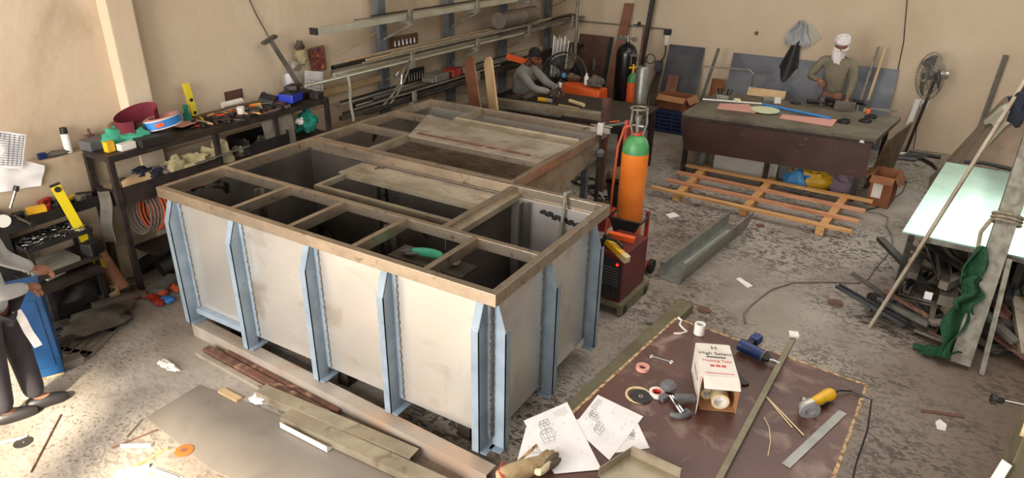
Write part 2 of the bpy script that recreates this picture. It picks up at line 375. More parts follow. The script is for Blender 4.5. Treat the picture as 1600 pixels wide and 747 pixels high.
# flood lamp high on the back wall
fl = thing('flood_lamp', 'small bright flood lamp high on the back wall at the right, above the covered machine', 'lamp', (1.11, BY, 2.56))
MB().box(.99, 1.23, BY-.1, BY-.02, 2.47, 2.65).build('housing', 'grey_plastic', fl, bevel=.008)
MB().box(1.01, 1.21, BY-.108, BY-.101, 2.49, 2.63).build('lens', 'lampface', fl)

# ================================================================ big tank
TX0, TX1, TY0, TY1, TZ = -4.87, -1.77, 2.82, 4.42, 1.285
T1 = thing('steel_tank', 'large open-topped rectangular stainless steel tank with blue-grey ribs in the foreground', 'tank', ((TX0+TX1)/2, (TY0+TY1)/2, .12))
rw, rh, d, pb = .05, .082, .06, .19
for nm, a in (('front', (TX0, TX1, TY0, TY0+rw)), ('back', (TX0, TX1, TY1-rw, TY1)), ('left', (TX0, TX0+rw, TY0+rw, TY1-rw)), ('right', (TX1-rw, TX1, TY0+rw, TY1-rw))):
    MB().box(*a, TZ-rh, TZ).build('rim', 'steel_rim', T1, bevel=.003)
px0, px1, py0, py1 = TX0+d, TX1-d, TY0+d, TY1-d
MB().box(px0, px1, py0, py0+.008, pb, TZ-rh).build('front_panel', 'steel_panel', T1)
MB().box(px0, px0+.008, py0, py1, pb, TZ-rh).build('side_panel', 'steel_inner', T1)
MB().box(px1-.008, px1, py0, py1, pb, TZ-rh).build('side_panel', 'steel_panel', T1)
MB().box(px0, px1, py1-.008, py1, pb, TZ-rh).build('back_panel', 'steel_panel', T1)
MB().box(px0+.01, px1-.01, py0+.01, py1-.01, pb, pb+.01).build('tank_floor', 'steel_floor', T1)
# inner faces are thin dull skins; right bay's pale one has a reflection painted in
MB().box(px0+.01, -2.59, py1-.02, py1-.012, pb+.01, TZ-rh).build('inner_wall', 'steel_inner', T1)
MB().box(-2.57, px1-.01, py1-.02, py1-.012, pb+.01, TZ-rh).build('inner_wall', 'steel_inner_reflection', T1)
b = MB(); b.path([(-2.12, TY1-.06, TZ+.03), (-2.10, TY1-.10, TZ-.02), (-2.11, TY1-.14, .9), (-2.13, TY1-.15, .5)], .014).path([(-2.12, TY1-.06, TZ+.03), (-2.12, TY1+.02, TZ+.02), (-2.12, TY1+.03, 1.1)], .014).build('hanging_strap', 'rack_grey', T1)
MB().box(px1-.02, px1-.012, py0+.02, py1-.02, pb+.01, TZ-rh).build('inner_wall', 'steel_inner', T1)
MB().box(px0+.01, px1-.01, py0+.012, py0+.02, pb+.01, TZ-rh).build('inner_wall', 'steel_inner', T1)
YB = 3.42                                                  # long rail
MB().box(TX0+rw, TX1-rw, YB-.022, YB+.022, TZ-.078, TZ-.002).build('long_rail', 'steel_rim', T1, bevel=.003)
for x in (-4.05, -3.465, -2.885, -2.30):
    MB().box(x-.021, x+.021, TY0+rw, YB-.022, TZ-.078, TZ-.002).build('cross_rail', 'steel_rim', T1, bevel=.003)
MB().box(-2.60, -2.55, YB+.022, TY1-rw, TZ-.1, TZ-.002).build('cross_rail', 'steel_rim', T1, bevel=.003)
MB().box(-2.55, -2.51, YB+.022, TY1-rw, TZ-.1, TZ-.055).build('rail_flange', 'galv_warm', T1)
# bay in the middle: a plate with a framed slot, sunk a little
zc = 1.19
MB().box(-4.15, -2.61, 4.04, 4.38, zc-.012, zc).build('inner_plate', 'plate_dusty', T1)
for a in ((-4.07, -2.61, 3.67, 3.71), (-4.07, -4.03, 3.71, 4.01), (-4.07, -2.61, 4.01, 4.05)):
    MB().box(*a, zc-.03, zc+.012).build('slot_frame', 'galv_warm', T1, bevel=.002)
# interior stiffeners and baffles seen through the bays
for x, y in ((-4.35, 3.40), (-3.02, 3.42), (-2.42, 4.30), (-3.9, 4.32)):
    MB().box(x-.03, x+.03, y-.02, y-.012, pb, TZ-rh).box(x-.03, x-.022, y-.07, y-.012, pb, TZ-rh).build('inner_stiffener', 'steel_inner', T1)
MB().box(-2.585, -2.575, YB+.03, py1-.03, pb, TZ-.1).build('baffle', 'steel_floor', T1)
# liquid marks: dark smear on inner side of the right bay
sm = MB()
for k in range(26):
    u = k/25; x = -2.3+u*.46; z = 1.13-.05*u+.012*sin(k*1.9)
    sm.ball((x, py1-.021, z), .024+.02*noise.noise(V(k*.9, 0, 0)), (1, .06, .7), 8)
sm.build('sealant_smear', 'black', T1)
# ribs
def front_rib(x, foot=True):
    m = MB(); yo, yi = TY0-.04, py0
    prof = [(yi, .12), (yo, .12), (yo, 1.03), (yi-.035, TZ-rh), (yi, TZ-rh)]
    mt = Matrix(((0, 0, 1, 0), (1, 0, 0, 0), (0, 1, 0, 0), (0, 0, 0, 1)))
    m.prism(prof, x-.006, x, mt)
    m.verts([(x-.056, yo, .12), (x, yo, .12), (x, yo, 1.03), (x-.056, yo, 1.03), (x-.056, yi-.035, TZ-rh), (x, yi-.035, TZ-rh),
             (x-.056, yo+.006, .12), (x, yo+.006, .12), (x, yo+.006, 1.03), (x-.056, yo+.006, 1.03), (x-.056, yi-.029, TZ-rh), (x, yi-.029, TZ-rh)],
            [(0, 1, 2, 3), (3, 2, 5, 4), (7, 6, 9, 8), (8, 9, 10, 11), (0, 3, 9, 6), (3, 4, 10, 9), (1, 7, 8, 2), (2, 8, 11, 5), (0, 6, 7, 1), (4, 5, 11, 10)])
    m.box(x, x+.032, yi-.006, yi, .2, TZ-rh-.01)
    rb = m.build('rib', 'blue_paint', T1)
    wb_ = MB(); pts = [V(x+.036+.004*sin(k*2.3), yi-.003, .2+k*(TZ-rh-.22)/40) for k in range(41)]
    wb_.path(pts, .006, 6, taper=[.7+.6*abs(sin(k*1.7)) for k in range(41)]).build('weld_bead', 'weld', rb)
    if foot: MB().box(x-.05, x+.05, yo+.005, yi+.05, .12, .128).build('foot_plate', 'blue_paint', rb)
for x in (-4.73, -4.02, -3.26, -2.58, -1.86): front_rib(x)
MB().box(-4.70, -4.07, py0-.045, py0-.002, .20, .25).build('base_angle', 'blue_paint', T1, bevel=.003)
def side_rib(y, X=px1, s=1, flange=-1):
    m = MB(); xo, xi = X+s*.09, X
    mt = Matrix(((1, 0, 0, 0), (0, 0, 1, 0), (0, 1, 0, 0), (0, 0, 0, 1)))
    m.prism([(xi, .12), (xo, .12), (xo, 1.0), (xi+s*.03, TZ-rh), (xi, TZ-rh)], y, y+.006, mt)
    m.box(min(xo, xo-s*.006), max(xo, xo-s*.006), y, y+.055, .12, 1.0)
    m.box(min(xi, xi+s*.006), max(xi, xi+s*.006), y-.03, y, .2, TZ-rh-.01)
    rb = m.build('rib', 'blue_paint', T1)
    MB().box(min(xi, xo), max(xi, xo), y-.045, y+.05, .12, .128).build('foot_plate', 'blue_paint', rb)
    wb_ = MB(); pts = [V(xi+s*.003, y-.034+.004*sin(k*2.3), .2+k*(TZ-rh-.22)/40) for k in range(41)]
    wb_.path(pts, .006, 6).build('weld_bead', 'weld', rb)
for y in (2.89, 3.54, 4.24): side_rib(y)
for y in (2.95, 3.6, 4.3): side_rib(y, px0, -1)
# skids below
for nm, x in (('timber', -4.4), ('timber', -3.2), ('timber', -2.1)):
    MB().box(x-.05, x+.05, 2.95, 4.38, 0, .12).build('bearer', 'dark_steel', T1)
for x in (-4.4, -3.2, -2.1): MB().box(x-.03, x+.03, 2.95, 4.35, .12, pb).build('bearer', 'dark_steel', T1)

# ================================================================ second tank
T2 = thing('steel_hopper', 'second stainless steel tank with plates lying over its bays behind the big tank', 'tank', (-3.7, 5.4, .3))
UX0, UX1, UY0, UY1 = -4.87, -2.62, 4.43, 6.30
for a in ((UX0, UX1, UY0, UY0+.045), (UX0, UX1, UY1-.045, UY1), (UX0, UX0+.045, UY0+.045, UY1-.045), (UX1-.045, UX1, UY0+.045, UY1-.045)):
    MB().box(*a, TZ-rh, TZ).build('rim', 'steel_rim', T2, bevel=.003)
MB().box(UX0+.045, UX1-.045, 5.03, 5.075, TZ-.078, TZ-.002).build('long_rail', 'steel_rim', T2, bevel=.003)
MB().box(UX0+.045, -4.1, 5.64, 5.68, TZ-.078, TZ-.002).build('long_rail', 'steel_rim', T2, bevel=.003)
MB().box(-4.2, -4.155, UY0+.045, 5.03, TZ-.078, TZ-.002).build('cross_rail', 'galv_warm', T2, bevel=.003)
MB().box(-4.15, -4.11, 5.72, UY1-.045, TZ-.078, TZ-.002).build('cross_rail', 'galv_warm', T2, bevel=.003)
mtx = Matrix(((0, 0, 1, 0), (1, 0, 0, 0), (0, 1, 0, 0), (0, 0, 0, 1)))
side = [(UY0+.02, TZ-rh), (UY0+.02, .78), (4.75, .78), (5.9, .98), (6.12, 1.06), (6.2, 1.14), (6.22, TZ-rh)]
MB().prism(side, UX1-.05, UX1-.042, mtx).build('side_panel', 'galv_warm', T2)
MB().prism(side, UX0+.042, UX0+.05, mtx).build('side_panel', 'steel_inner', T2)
MB().box(UX0+.05, UX1-.05, UY1-.055, UY1-.047, .98, TZ-rh).build('back_panel', 'steel_panel', T2)
hp = MB(); hp.sheet(lambda u, v: (UX0+.05+u*(UX1-UX0-.1), UY0+.03+v*(UY1-UY0-.1), .80+.19*v), 4, 8, .008)
hp.build('bottom_plate', 'steel_smoke', T2)
for x in (-4.75, -3.7, -2.72):
    MB().box(x-.03, x+.03, 4.6, 4.66, .0, .78).build('leg', 'post_blue', T2)
    MB().box(x-.03, x+.03, 6.0, 6.06, .0, 1.0).build('leg', 'post_blue', T2)
MB().box(-2.70, -2.664, 4.46, 4.60, .3, TZ-rh).build('rib', 'blue_paint', T2)
# plates lying over the bays
p = MB(); P4 = [at(638, 213, TZ), at(842, 255, TZ), at(898, 226, TZ), at(712, 191, TZ), at(668, 180, TZ)]
p.prism([(q.x, q.y) for q in P4], TZ+.001, TZ+.007)
pl = tag(p.build('cover_sheet', 'plate_dusty'), 'dusty flat steel sheet lying across the second tank', 'metal sheet')
a, b = at(709, 188, TZ), at(917, 217, TZ)
m_ = MB().profile((a.x, a.y+.02, TZ+.01), (-2.66, a.y+.03, TZ+.01), [(-.16, -.008), (.01, -.008), (.01, .02), (.004, .02), (.004, 0), (-.16, 0)])
tag(m_.build('edge_strip', 'galv_warm'), 'long folded steel strip with a bright lip beside the dusty sheet on the second tank', 'metal strip')
c0, c1 = at(640, 211, TZ), at(845, 253, TZ)
tag(MB().bar((c0.x+.05, c0.y+.06, TZ+.012), (c1.x-.15, c1.y+.07, TZ+.012), .035, .008).build('flat_bar', 'rust'), 'thin rusty flat bar lying along the front edge of the dusty sheet', 'metal bar')
g = thing('work_glove', 'green and cream work glove lying in the fourth front bay of the big tank', 'glove', (-2.66, 3.3, .9))
MB().path([(-2.82, 3.30, .945), (-2.72, 3.32, .95), (-2.64, 3.33, .955), (-2.56, 3.35, .945)], .035, 10, taper=[.6, 1, 1.1, .8]).build('back', 'green_cloth', g, smooth=True, sub=1)
MB().path([(-2.57, 3.35, .945), (-2.50, 3.345, .945), (-2.43, 3.35, .94)], .04, 10, taper=[.8, 1, 1.05]).build('cuff', 'glove_light', g, smooth=True, sub=1)
for k in range(4): MB().path([(-2.80, 3.285+.018*k, .94), (-2.86, 3.28+.022*k, .935), (-2.90+.01*k, 3.275+.026*k, .925)], .011, 8, taper=[1, 1, .7]).build('finger', 'grey_plastic', g, smooth=True)
MB().path([(-2.74, 3.30, .95), (-2.78, 3.27, .94), (-2.83, 3.262, .93)], .012, 8, taper=[1, 1, .7]).build('thumb', 'grey_plastic', g, smooth=True)
C_ = at(672, 397, 1.10); g.location += C_-V(-2.66, 3.32, .95)
MB().box(C_.x-.30, C_.x+.33, C_.y-.10, C_.y+.10, 1.045, 1.055).build('resting_ledge', 'steel_floor', T1)
# ================================================================ right and back of the workshop
def single(mb, name, m, label, cat, group=None, kind=None, **k): return tag(mb.build(name, m, **k), label, cat, group, kind)
def cyl_prof(r, h, neck=.035): return [(0, 0), (r*.92, 0), (r, .02), (r, h-r*1.05), (r*.93, h-r*.62), (r*.72, h-r*.25), (r*.42, h-r*.03), (neck, h), (neck, h+.03), (0, h+.03)]
# --- dark sheets and boards leaning on the back wall
def lean(name, m, label, cat, x0, x1, ztop, yfoot, ytop, t=.004, z0=0, skew=0):
    b = MB(); b.verts([(x0, yfoot, z0), (x1, yfoot, z0), (x1+skew, ytop, ztop), (x0+skew, ytop, ztop), (x0, yfoot+t, z0), (x1, yfoot+t, z0), (x1+skew, ytop+t, ztop), (x0+skew, ytop+t, ztop)],
        [(0, 1, 2, 3), (7, 6, 5, 4), (0, 3, 7, 4), (1, 5, 6, 2), (3, 2, 6, 7), (0, 4, 5, 1)])
    return single(b, name, m, label, cat)
lean('steel_sheet', 'sheet_dark', 'dark grey upright steel sheet leaning on the back wall left of the brown-fronted bench', 'metal sheet', -3.98, -3.34, 1.22, 11.7, 12.16, skew=-.02)
lean('board', 'ply_brown', 'small brown board standing against the dark upright sheet', 'board', -3.86, -3.66, .75, 11.6, 11.86, .012)
lean('steel_sheet', 'sheet_dark', 'long dark steel sheet leaning on the back wall behind the man in the white turban', 'metal sheet', -2.86, -.33, 1.19, 11.78, 12.16)
lean('board', 'card_dark', 'small brown square board standing against the back wall behind the bench', 'board', -3.1, -2.88, .77, 11.8, 11.9, .012)
lean('cabinet_panel', 'primer_brown', 'wide dark brown door panel standing in the far corner behind the steel pole', 'panel', -5.75, -5.1, 1.25, 11.85, 12.1, .02)
b = MB(); b.box(-5.35, -5.3, 11.9, 11.94, .72, .86).box(-5.345, -5.305, 11.88, 11.92, .64, .72)
single(b, 'padlock', 'galv', 'small pale padlock and hasp on the dark brown door panel', 'padlock')
lean('steel_angle', 'black', 'thin black steel strip standing at the right edge of the dark brown door panel', 'metal bar', -5.12, -5.06, 1.25, 11.75, 12.08, .02)
lean('plank', 'ply_brown', 'tall brown plank leaning on the back wall beside the big black cylinder', 'plank', -4.96, -4.79, 1.86, 11.5, 12.1, .025, skew=.06)
b = MB(); b.bar((-4.44, 11.8, .0), (-4.30, 12.08, 2.7), .11, .06, (1, 0, 0)); single(b, 'steel_channel', 'black', 'tall dark steel channel leaning up the back wall past the conduit', 'metal bar')
b = MB(); b.path([(-6.2, 12.17, 1.47), (-4.1, 12.17, 1.47), (-4.02, 12.17, 1.47), (-4.02, 12.17, 1.40)], .014, 8); single(b, 'wall_conduit', 'rack_grey', 'thin horizontal grey conduit along the back wall in the far corner', 'conduit')
ob = thing('wall_socket', 'wall isolator with a cable and plug hanging from the end of the conduit', 'electric socket', (-4.05, 12.15, .7))
MB().box(-4.12, -4.0, 12.12, 12.2, 1.38, 1.47).build('junction_box', 'black', ob, bevel=.006)
MB().box(-4.09, -4.02, 12.13, 12.2, 1.2, 1.37).build('socket_body', 'white_plastic', ob, bevel=.006)
MB().path([(-4.06, 12.12, 1.2), (-4.04, 12.1, 1.1), (-4.06, 12.08, .98), (-4.12, 12.08, .9)], .012).build('cable', 'black', ob)
MB().box(-4.2, -4.08, 12.04, 12.16, .74, .92).build('isolator', 'grey_plastic', ob, bevel=.01)
b = MB()
for k in range(5): b.path([(-4.14+.02*k, 12.06, .76), (-4.2+.03*k, 11.95, .5), (-4.22+.05*k, 11.9, .2), (-4.1+.05*k, 11.8, .015)], .009)
b.build('cable', 'black', ob)
b = MB(); b.lathe([(0, 0), (.035, 0), (.03, .03), (0, .035)], TR(-4.62, BY, 1.52, 0, pi/2), 12); b.box(-4.72, -4.5, BY-.03, BY, 1.47, 1.5)
single(b, 'wall_bracket', 'black', 'small dark clip on the conduit above the cylinders', 'bracket')
single(MB().lathe([(0, 0), (.035, 0), (.03, .012), (0, .012)], TR(*aty(1182, 52, BY), 0, pi/2), 16), 'wall_plug', 'card_dark', 'round brown plug set in the back wall', 'plug')
# --- bench with the maroon board
WB = thing('workbench', 'wide workbench with a scratched maroon board across its front, in front of the turbaned man', 'workbench', (-1.5, 9.7, 0))
b = MB(); b.prism([(-2.68, 9.0), (-.30, 9.12), (-.12, 10.45), (-2.62, 10.6)], .80, .86); b.build('top', 'bench_top', WB, bevel=.004)
MB().bar((-2.68, 9.0, .78), (-.32, 9.1, .78), .03, .08).build('apron', 'dark_steel', WB)
b = MB(); b.box(-2.62, -.45, 9.12, 9.18, .62, .76); b.build('drawer_front', 'rack_dark', WB)
for x, y in ((-2.6, 9.1), (-.42, 9.2), (-.25, 10.35), (-2.55, 10.5), (-1.5, 9.15)): MB().box(x-.03, x+.03, y-.03, y+.03, 0, .80).build('leg', 'dark_steel', WB)
MB().box(-.52, -.38, 9.1, 9.16, .55, .78).build('bracket', 'rack_dark', WB)
b = MB(); b.verts([(-.34, 9.75, 0.02), (-.10, 10.4, 0.02), (.0, 10.4, .83), (-.2, 9.4, .81), (-.31, 9.74, .02), (-.07, 10.39, .02), (.03, 10.39, .83), (-.17, 9.39, .81)],
     [(0, 1, 2, 3), (7, 6, 5, 4), (0, 3, 7, 4), (1, 5, 6, 2), (3, 2, 6, 7), (0, 4, 5, 1)])
b.build('side_panel', 'brown_bag', WB)
b = MB(); b.verts([(-2.58, 8.94, .37), (-.32, 8.98, .39), (-.33, 8.99, .815), (-2.67, 8.94, .785), (-2.58, 8.97, .37), (-.32, 9.01, .39), (-.33, 9.02, .815), (-2.67, 8.97, .785)],
     [(0, 1, 2, 3), (7, 6, 5, 4), (0, 3, 7, 4), (1, 5, 6, 2), (3, 2, 6, 7), (0, 4, 5, 1)])
b.build('front_board', 'board_maroon', WB)
ZB = .862
def on(px, py, z=ZB): return at(px, py, z)
p = on(1195, 174); single(MB().lathe([(0, 0), (.19, 0), (.19, .012), (0, .012)], TR(p.x, p.y, ZB+.014), 32), 'round_disc', 'lime', 'flat round pale green disc on the front of the bench', 'disc')
def slab(name, m, label, cat, px, h, z=ZB, mb=None, **k):
    b = MB(); b.prism([(q.x, q.y) for q in [at(x, y, z) for x, y in px]], z, z+h); return single(b, name, m, label, cat, **k)
slab('board', 'pinkish', 'pink scratched board lying along the bench front left of the green disc', 'board', [(1125, 163), (1170, 164), (1180, 177), (1120, 170)], .012)
slab('board', 'pinkish', 'long pink board lying along the bench front right of the green disc', 'board', [(1222, 180), (1308, 188), (1300, 198), (1218, 185)], .012)
b = MB(); b.tube(on(1192, 163, .885), on(1298, 185, .885), .017); single(b, 'blue_tube', 'blue_vivid', 'long blue tube lying across the bench top', 'tube')
b = MB(); b.tube(on(1098, 155, .88), on(1190, 162, .88), .012); single(b, 'white_rod', 'white_plastic', 'white rod lying on the bench in line with the blue tube', 'rod')
b = MB(); p = on(1151, 160); b.lathe([(0, 0), (.05, 0), (.055, .03), (.04, .05), (0, .055)], TR(p.x, p.y, ZB+.004), 16); single(b, 'paper_cup', 'lime', 'small cream knob-shaped cup on the bench left of the blue tube', 'cup')
def obox(name, m, label, cat, c, sz, rz=0, bev=.004, z=None, rx=0, ry=0, **k):
    b = MB(); b.box(-sz[0]/2, sz[0]/2, -sz[1]/2, sz[1]/2, 0, sz[2], TR(c[0], c[1], z if z is not None else c[2], rz, rx, ry)); return single(b, name, m, label, cat, bevel=bev, **k)
p = on(1130, 157); cb = thing('tool_box_tray', 'grey metal box holding dark tools at the left end of the bench', 'box', (p.x, p.y, ZB))
b = MB(); 
for a in ((-.09, .09, -.05, -.046), (-.09, .09, .046, .05), (-.09, -.086, -.05, .05), (.086, .09, -.05, .05)): b.box(*a, 0, .09, TR(p.x, p.y, ZB))
b.box(-.09, .09, -.05, .05, 0, .004, TR(p.x, p.y, ZB)); b.build('tray', 'galv', cb)
for k in range(5):
    b = MB().bar((p.x-.06+.03*k, p.y, ZB+.01), (p.x-.1+.05*k, p.y+.02, ZB+.17), .012, .02); single(b, 'hand_tool', 'black', 'dark tool standing in the grey metal box on the bench', 'tool', 'tools in the grey box')
obox('steel_box', 'galv', 'flat grey steel box lying on the middle of the bench', 'box', on(1202, 158), (.18, .12, .05), .3)
obox('carton', 'carton_white', 'small white block beside the flat grey steel box on the bench', 'box', on(1214, 161), (.09, .08, .08), .3)
obox('carton', 'grey_cloth', 'open grey box on the bench in front of the turbaned man', 'box', on(1319, 171), (.26, .14, .10), .05)
p = on(1273, 164)
def machine(loc, label, s=1, rz=0):
    t = thing('power_tool', label, 'power tool', loc, rz); W = WM[t]
    MB().tube(W @ V(-.12*s, 0, .05*s), W @ V(.06*s, 0, .05*s), .035*s, n=10).build('body', 'black', t, smooth=True)
    MB().box(.06*s, .12*s, -.04*s, .04*s, 0, .1*s, W).build('gear_head', 'grey_plastic', t, bevel=.006)
    MB().tube(W @ V(.09*s, -.04*s, .05*s), W @ V(.09*s, -.1*s, .05*s), .014*s, n=8).build('handle', 'black', t)
machine((p.x, p.y, ZB+.002), 'black power tool lying on the bench left of the open grey box', .9, .4)
p = on(1296, 162); machine((p.x, p.y, ZB+.002), 'black power tool with a grey head behind the open grey box', 1, 2.6)
p = on(1344, 166); machine((p.x, p.y, ZB+.002), 'black power tool right of the open grey box on the bench', 1, -.3)
p = on(1243, 162); b = MB(); b.torus((p.x, p.y, ZB+.014), .05, .012).box(p.x-.08, p.x+.08, p.y-.01, p.y+.01, ZB+.004, ZB+.02); single(b, 'clamp', 'black', 'black clamp lying in the middle of the bench behind the blue tube', 'clamp')
for x, y, l in ((1318, 191, 'coil of black cable on the bench front near its right corner'), (1352, 190, 'coil of dark cable lying at the right edge of the bench'), (1360, 184, 'black cable ring behind the others at the bench right edge')):
    p = on(x, y); b = MB()
    for k in range(3): b.torus((p.x+.01*k, p.y, ZB+.012+.012*k), .07-.01*k, .01)
    single(b, 'cable_coil', 'black', l, 'cable')
p = on(1356, 177); obox('tape_measure', 'orange_vivid', 'small orange tool on the bench beside the black power tool', 'tool', p, (.05, .05, .06))
p = on(1383, 174); b = MB().bar((p.x-.2, p.y, ZB+.012), (p.x+.15, p.y+.03, ZB+.012), .05, .02); single(b, 'flat_bar', 'rack_grey', 'short grey flat bar lying at the rear right corner of the bench', 'metal bar')
p = on(1342, 215, .81); b = MB(); b.lathe([(0, 0), (.03, 0), (.03, .02), (0, .02)], TR(-.45, 9.085, .80, 0, pi/2), 12); b.build('knob', 'white_plastic', WB)
# --- things under the bench
b = MB(); b.box(0, .86, 0, .02, 0, .28, TR(-2.27, 9.42, .0, .02, -.12)); single(b, 'white_board', 'carton_white', 'long off-white panel standing under the bench behind the pallet', 'panel')
b = MB(); b.box(0, .38, 0, .02, 0, .3, TR(-1.38, 9.45, 0, .03, -.12)); single(b, 'grey_board', 'sheet_dark', 'dark grey square panel under the bench beside the off-white panel', 'panel')
b = MB(); b.tube((-2.45, 9.45, .0), (-2.43, 9.45, .27), .09, .08, 14); single(b, 'bucket', 'galv', 'pale grey bucket under the left end of the bench', 'bucket', smooth=True)
single(MB().lump((-.95, 9.4, .09), (.28, .12, .17), .18, 3), 'plastic_sack', 'yellow', 'yellow and grey sack under the bench near its right leg', 'sack', smooth=True)
single(MB().lump((-1.12, 9.36, .08), (.18, .12, .16), .2, 4), 'plastic_sack', 'blue_label', 'pale blue plastic bag beside the yellow sack under the bench', 'sack', smooth=True)
single(MB().lump((-.58, 9.42, .08), (.14, .12, .17), .25, 5), 'plastic_bag', 'lilac_cloth', 'crumpled purple bag under the right end of the bench', 'bag', smooth=True)
def carton(name, m, label, x, y, sx, sy, h, rz, z=0, flap=.12, m2=None):
    t = thing(name, label, 'cardboard box', (x, y, z), rz); W = WM[t]; b = MB(); k = .006
    b.box(-sx/2, sx/2, -sy/2, -sy/2+k, 0, h, W).box(-sx/2, sx/2, sy/2-k, sy/2, 0, h, W).box(-sx/2, -sx/2+k, -sy/2, sy/2, 0, h, W).box(sx/2-k, sx/2, -sy/2, sy/2, 0, h, W).box(-sx/2, sx/2, -sy/2, sy/2, 0, k, W)
    b.build('body', m, t)
    for a, (cx, cy, w_) in enumerate(((0, -sy/2, sx), (0, sy/2, sx), (-sx/2, 0, sy), (sx/2, 0, sy))):
        r = (0, pi, -pi/2, pi/2)[a]
        MB().box(-w_/2, w_/2, -flap, 0, -.002, .003, W @ TR(cx, cy, h, r, (.6, .9, .4, 1.0)[a])).build('flap', m2 or m, t)
    return t
ct = carton('cardboard_box', 'card_dark', 'tall brown cardboard carton on the floor at the right end of the bench', -.10, 9.36, .26, .42, .40, -.12)
MB().box(-.09, .02, -.215, -.2115, .12, .3, WM[ct]).build('tape', 'carton_white', ct)
cr = thing('plastic_crate', 'dark blue plastic crate on the floor in the back corner under a cardboard box', 'crate', (-3.5, 11.1, 0))
b = MB()
for k in range(6): b.box(-3.8, -3.2, 10.84, 10.86, .02+k*.06, .06+k*.06).box(-3.8, -3.2, 11.34, 11.36, .02+k*.06, .06+k*.06).box(-3.8, -3.78, 10.85, 11.35, .02+k*.06, .06+k*.06).box(-3.22, -3.2, 10.85, 11.35, .02+k*.06, .06+k*.06)
for x in (-3.8, -3.6, -3.4, -3.22): b.box(x, x+.03, 10.83, 10.86, 0, .36)
b.box(-3.8, -3.2, 10.84, 11.36, 0, .02); b.build('basket', 'blue_crate', cr)
MB().box(-3.8, -3.2, 10.84, 11.36, .36, .375).build('lid', 'blue_crate', cr)
carton('cardboard_box', 'card_dark', 'open brown cardboard box on the blue crate beside the bench', -3.42, 11.1, .5, .36, .22, -.15, .378, m2='card')
# --- pallet frame
PL = thing('pallet_frame', 'open frame of new wooden battens lying on the floor in front of the bench', 'pallet', (-1.5, 8.4, 0), -.02)
W = Matrix()
for i, (a, b_, m_) in enumerate((((1018, 292), (1331, 362), 'wood_new'), ((1043, 281), (1342, 346), 'wood_pink'), ((1058, 269), (1352, 330), 'wood_pink'), ((1072, 258), (1364, 315), 'wood_new'))):
    p, q = at(*a, .11), at(*b_, .11); MB().bar(p, q, .075, .028).build('slat', m_, PL, bevel=.003)
for a, b_ in (((1056, 309), (1105, 262)), ((1160, 332), (1207, 282)), ((1280, 362), (1322, 308))):
    p, q = at(*a, .05), at(*b_, .05); MB().bar(p, q, .09, .09).build('crosspiece', 'wood_new', PL, bevel=.003)
# --- galvanised channel on the floor
b = MB(); p, q = V(-1.67, 5.86, 0), V(-1.45, 7.60, 0)
b.profile(p, q, [(-.11, 0), (.11, 0), (.115, .18), (.065, .185), (.065, .180), (.109, .174), (.104, .006), (-.104, .006), (-.165, .23), (-.172, .23)])
single(b, 'steel_channel', 'galv', 'wide U-shaped galvanised steel channel on the floor right of the gas cylinder', 'metal channel')
single(MB().bar((-1.66, 6.3, .012), (-1.50, 7.4, .012), .03, .01), 'flat_bar', 'alu', 'thin bright flat bar lying inside the galvanised channel', 'metal bar')
b = MB(); p, q = at(1040, 467, .0), at(862, 640, 0); b.bar(V(-1.36, 5.42, .045), V(-1.62, 3.05, .045), .14, .09)
single(b, 'steel_tube', 'olive_tube', 'long rectangular steel tube lying on the floor beside the right side of the big tank', 'metal tube', bevel=.006)
slab('paper', 'paper', 'small white rag on the floor between the gas cylinder and the channel', 'rag', [(1040, 336), (1052, 333), (1062, 338), (1046, 342)], .01, 0)
slab('paper', 'paper', 'pale scrap of paper on the floor right of the channel, near the table edge', 'paper', [(1150, 436), (1156, 434), (1176, 447), (1168, 450)], .004, 0)
slab('offcut', 'galv', 'short steel offcut lying on the floor at the far corner of the brown table', 'metal offcut', [(1012, 500), (1048, 503), (1046, 511), (1010, 508)], .03, 0)
slab('offcut', 'galv_warm', 'bent strip of steel on the floor behind the short offcut', 'metal offcut', [(1034, 492), (1070, 490), (1066, 498), (1036, 500)], .02, 0)
for x, y, r, l in ((1305, 474, .07, 'dark round oily disc on the floor right of the long cable'), (1100, 485, .06, 'small dark disc on the floor behind the brown table'), (1188, 353, .05, 'dark ring on the floor at the near end of the pallet frame')):
    p = at(x, y, 0); single(MB().lathe([(0, 0), (r, 0), (r, .008), (0, .012)], TR(p.x, p.y, .001), 20), 'floor_disc', 'rust', l, 'disc')
# long black cable across the floor
pts = [(1165, 505), (1163, 490), (1172, 478), (1192, 462), (1206, 452), (1240, 441), (1300, 440), (1340, 442), (1356, 436), (1366, 420), (1385, 400), (1395, 380), (1393, 365), (1385, 352), (1388, 340), (1376, 334), (1352, 330)]
b = MB(); b.path([at(x, y, .011) for x, y in pts], .009); single(b, 'power_cable', 'cable_grey', 'long dark power cable winding over the floor behind the brown table', 'cable')
b = MB(); b.path([at(x, y, .009) for x, y in ((1345, 330), (1380, 322), (1410, 300), (1417, 285), (1405, 275), (1392, 274))], .007); single(b, 'power_cable', 'black', 'thin black cable curling on the floor right of the tall carton', 'cable')
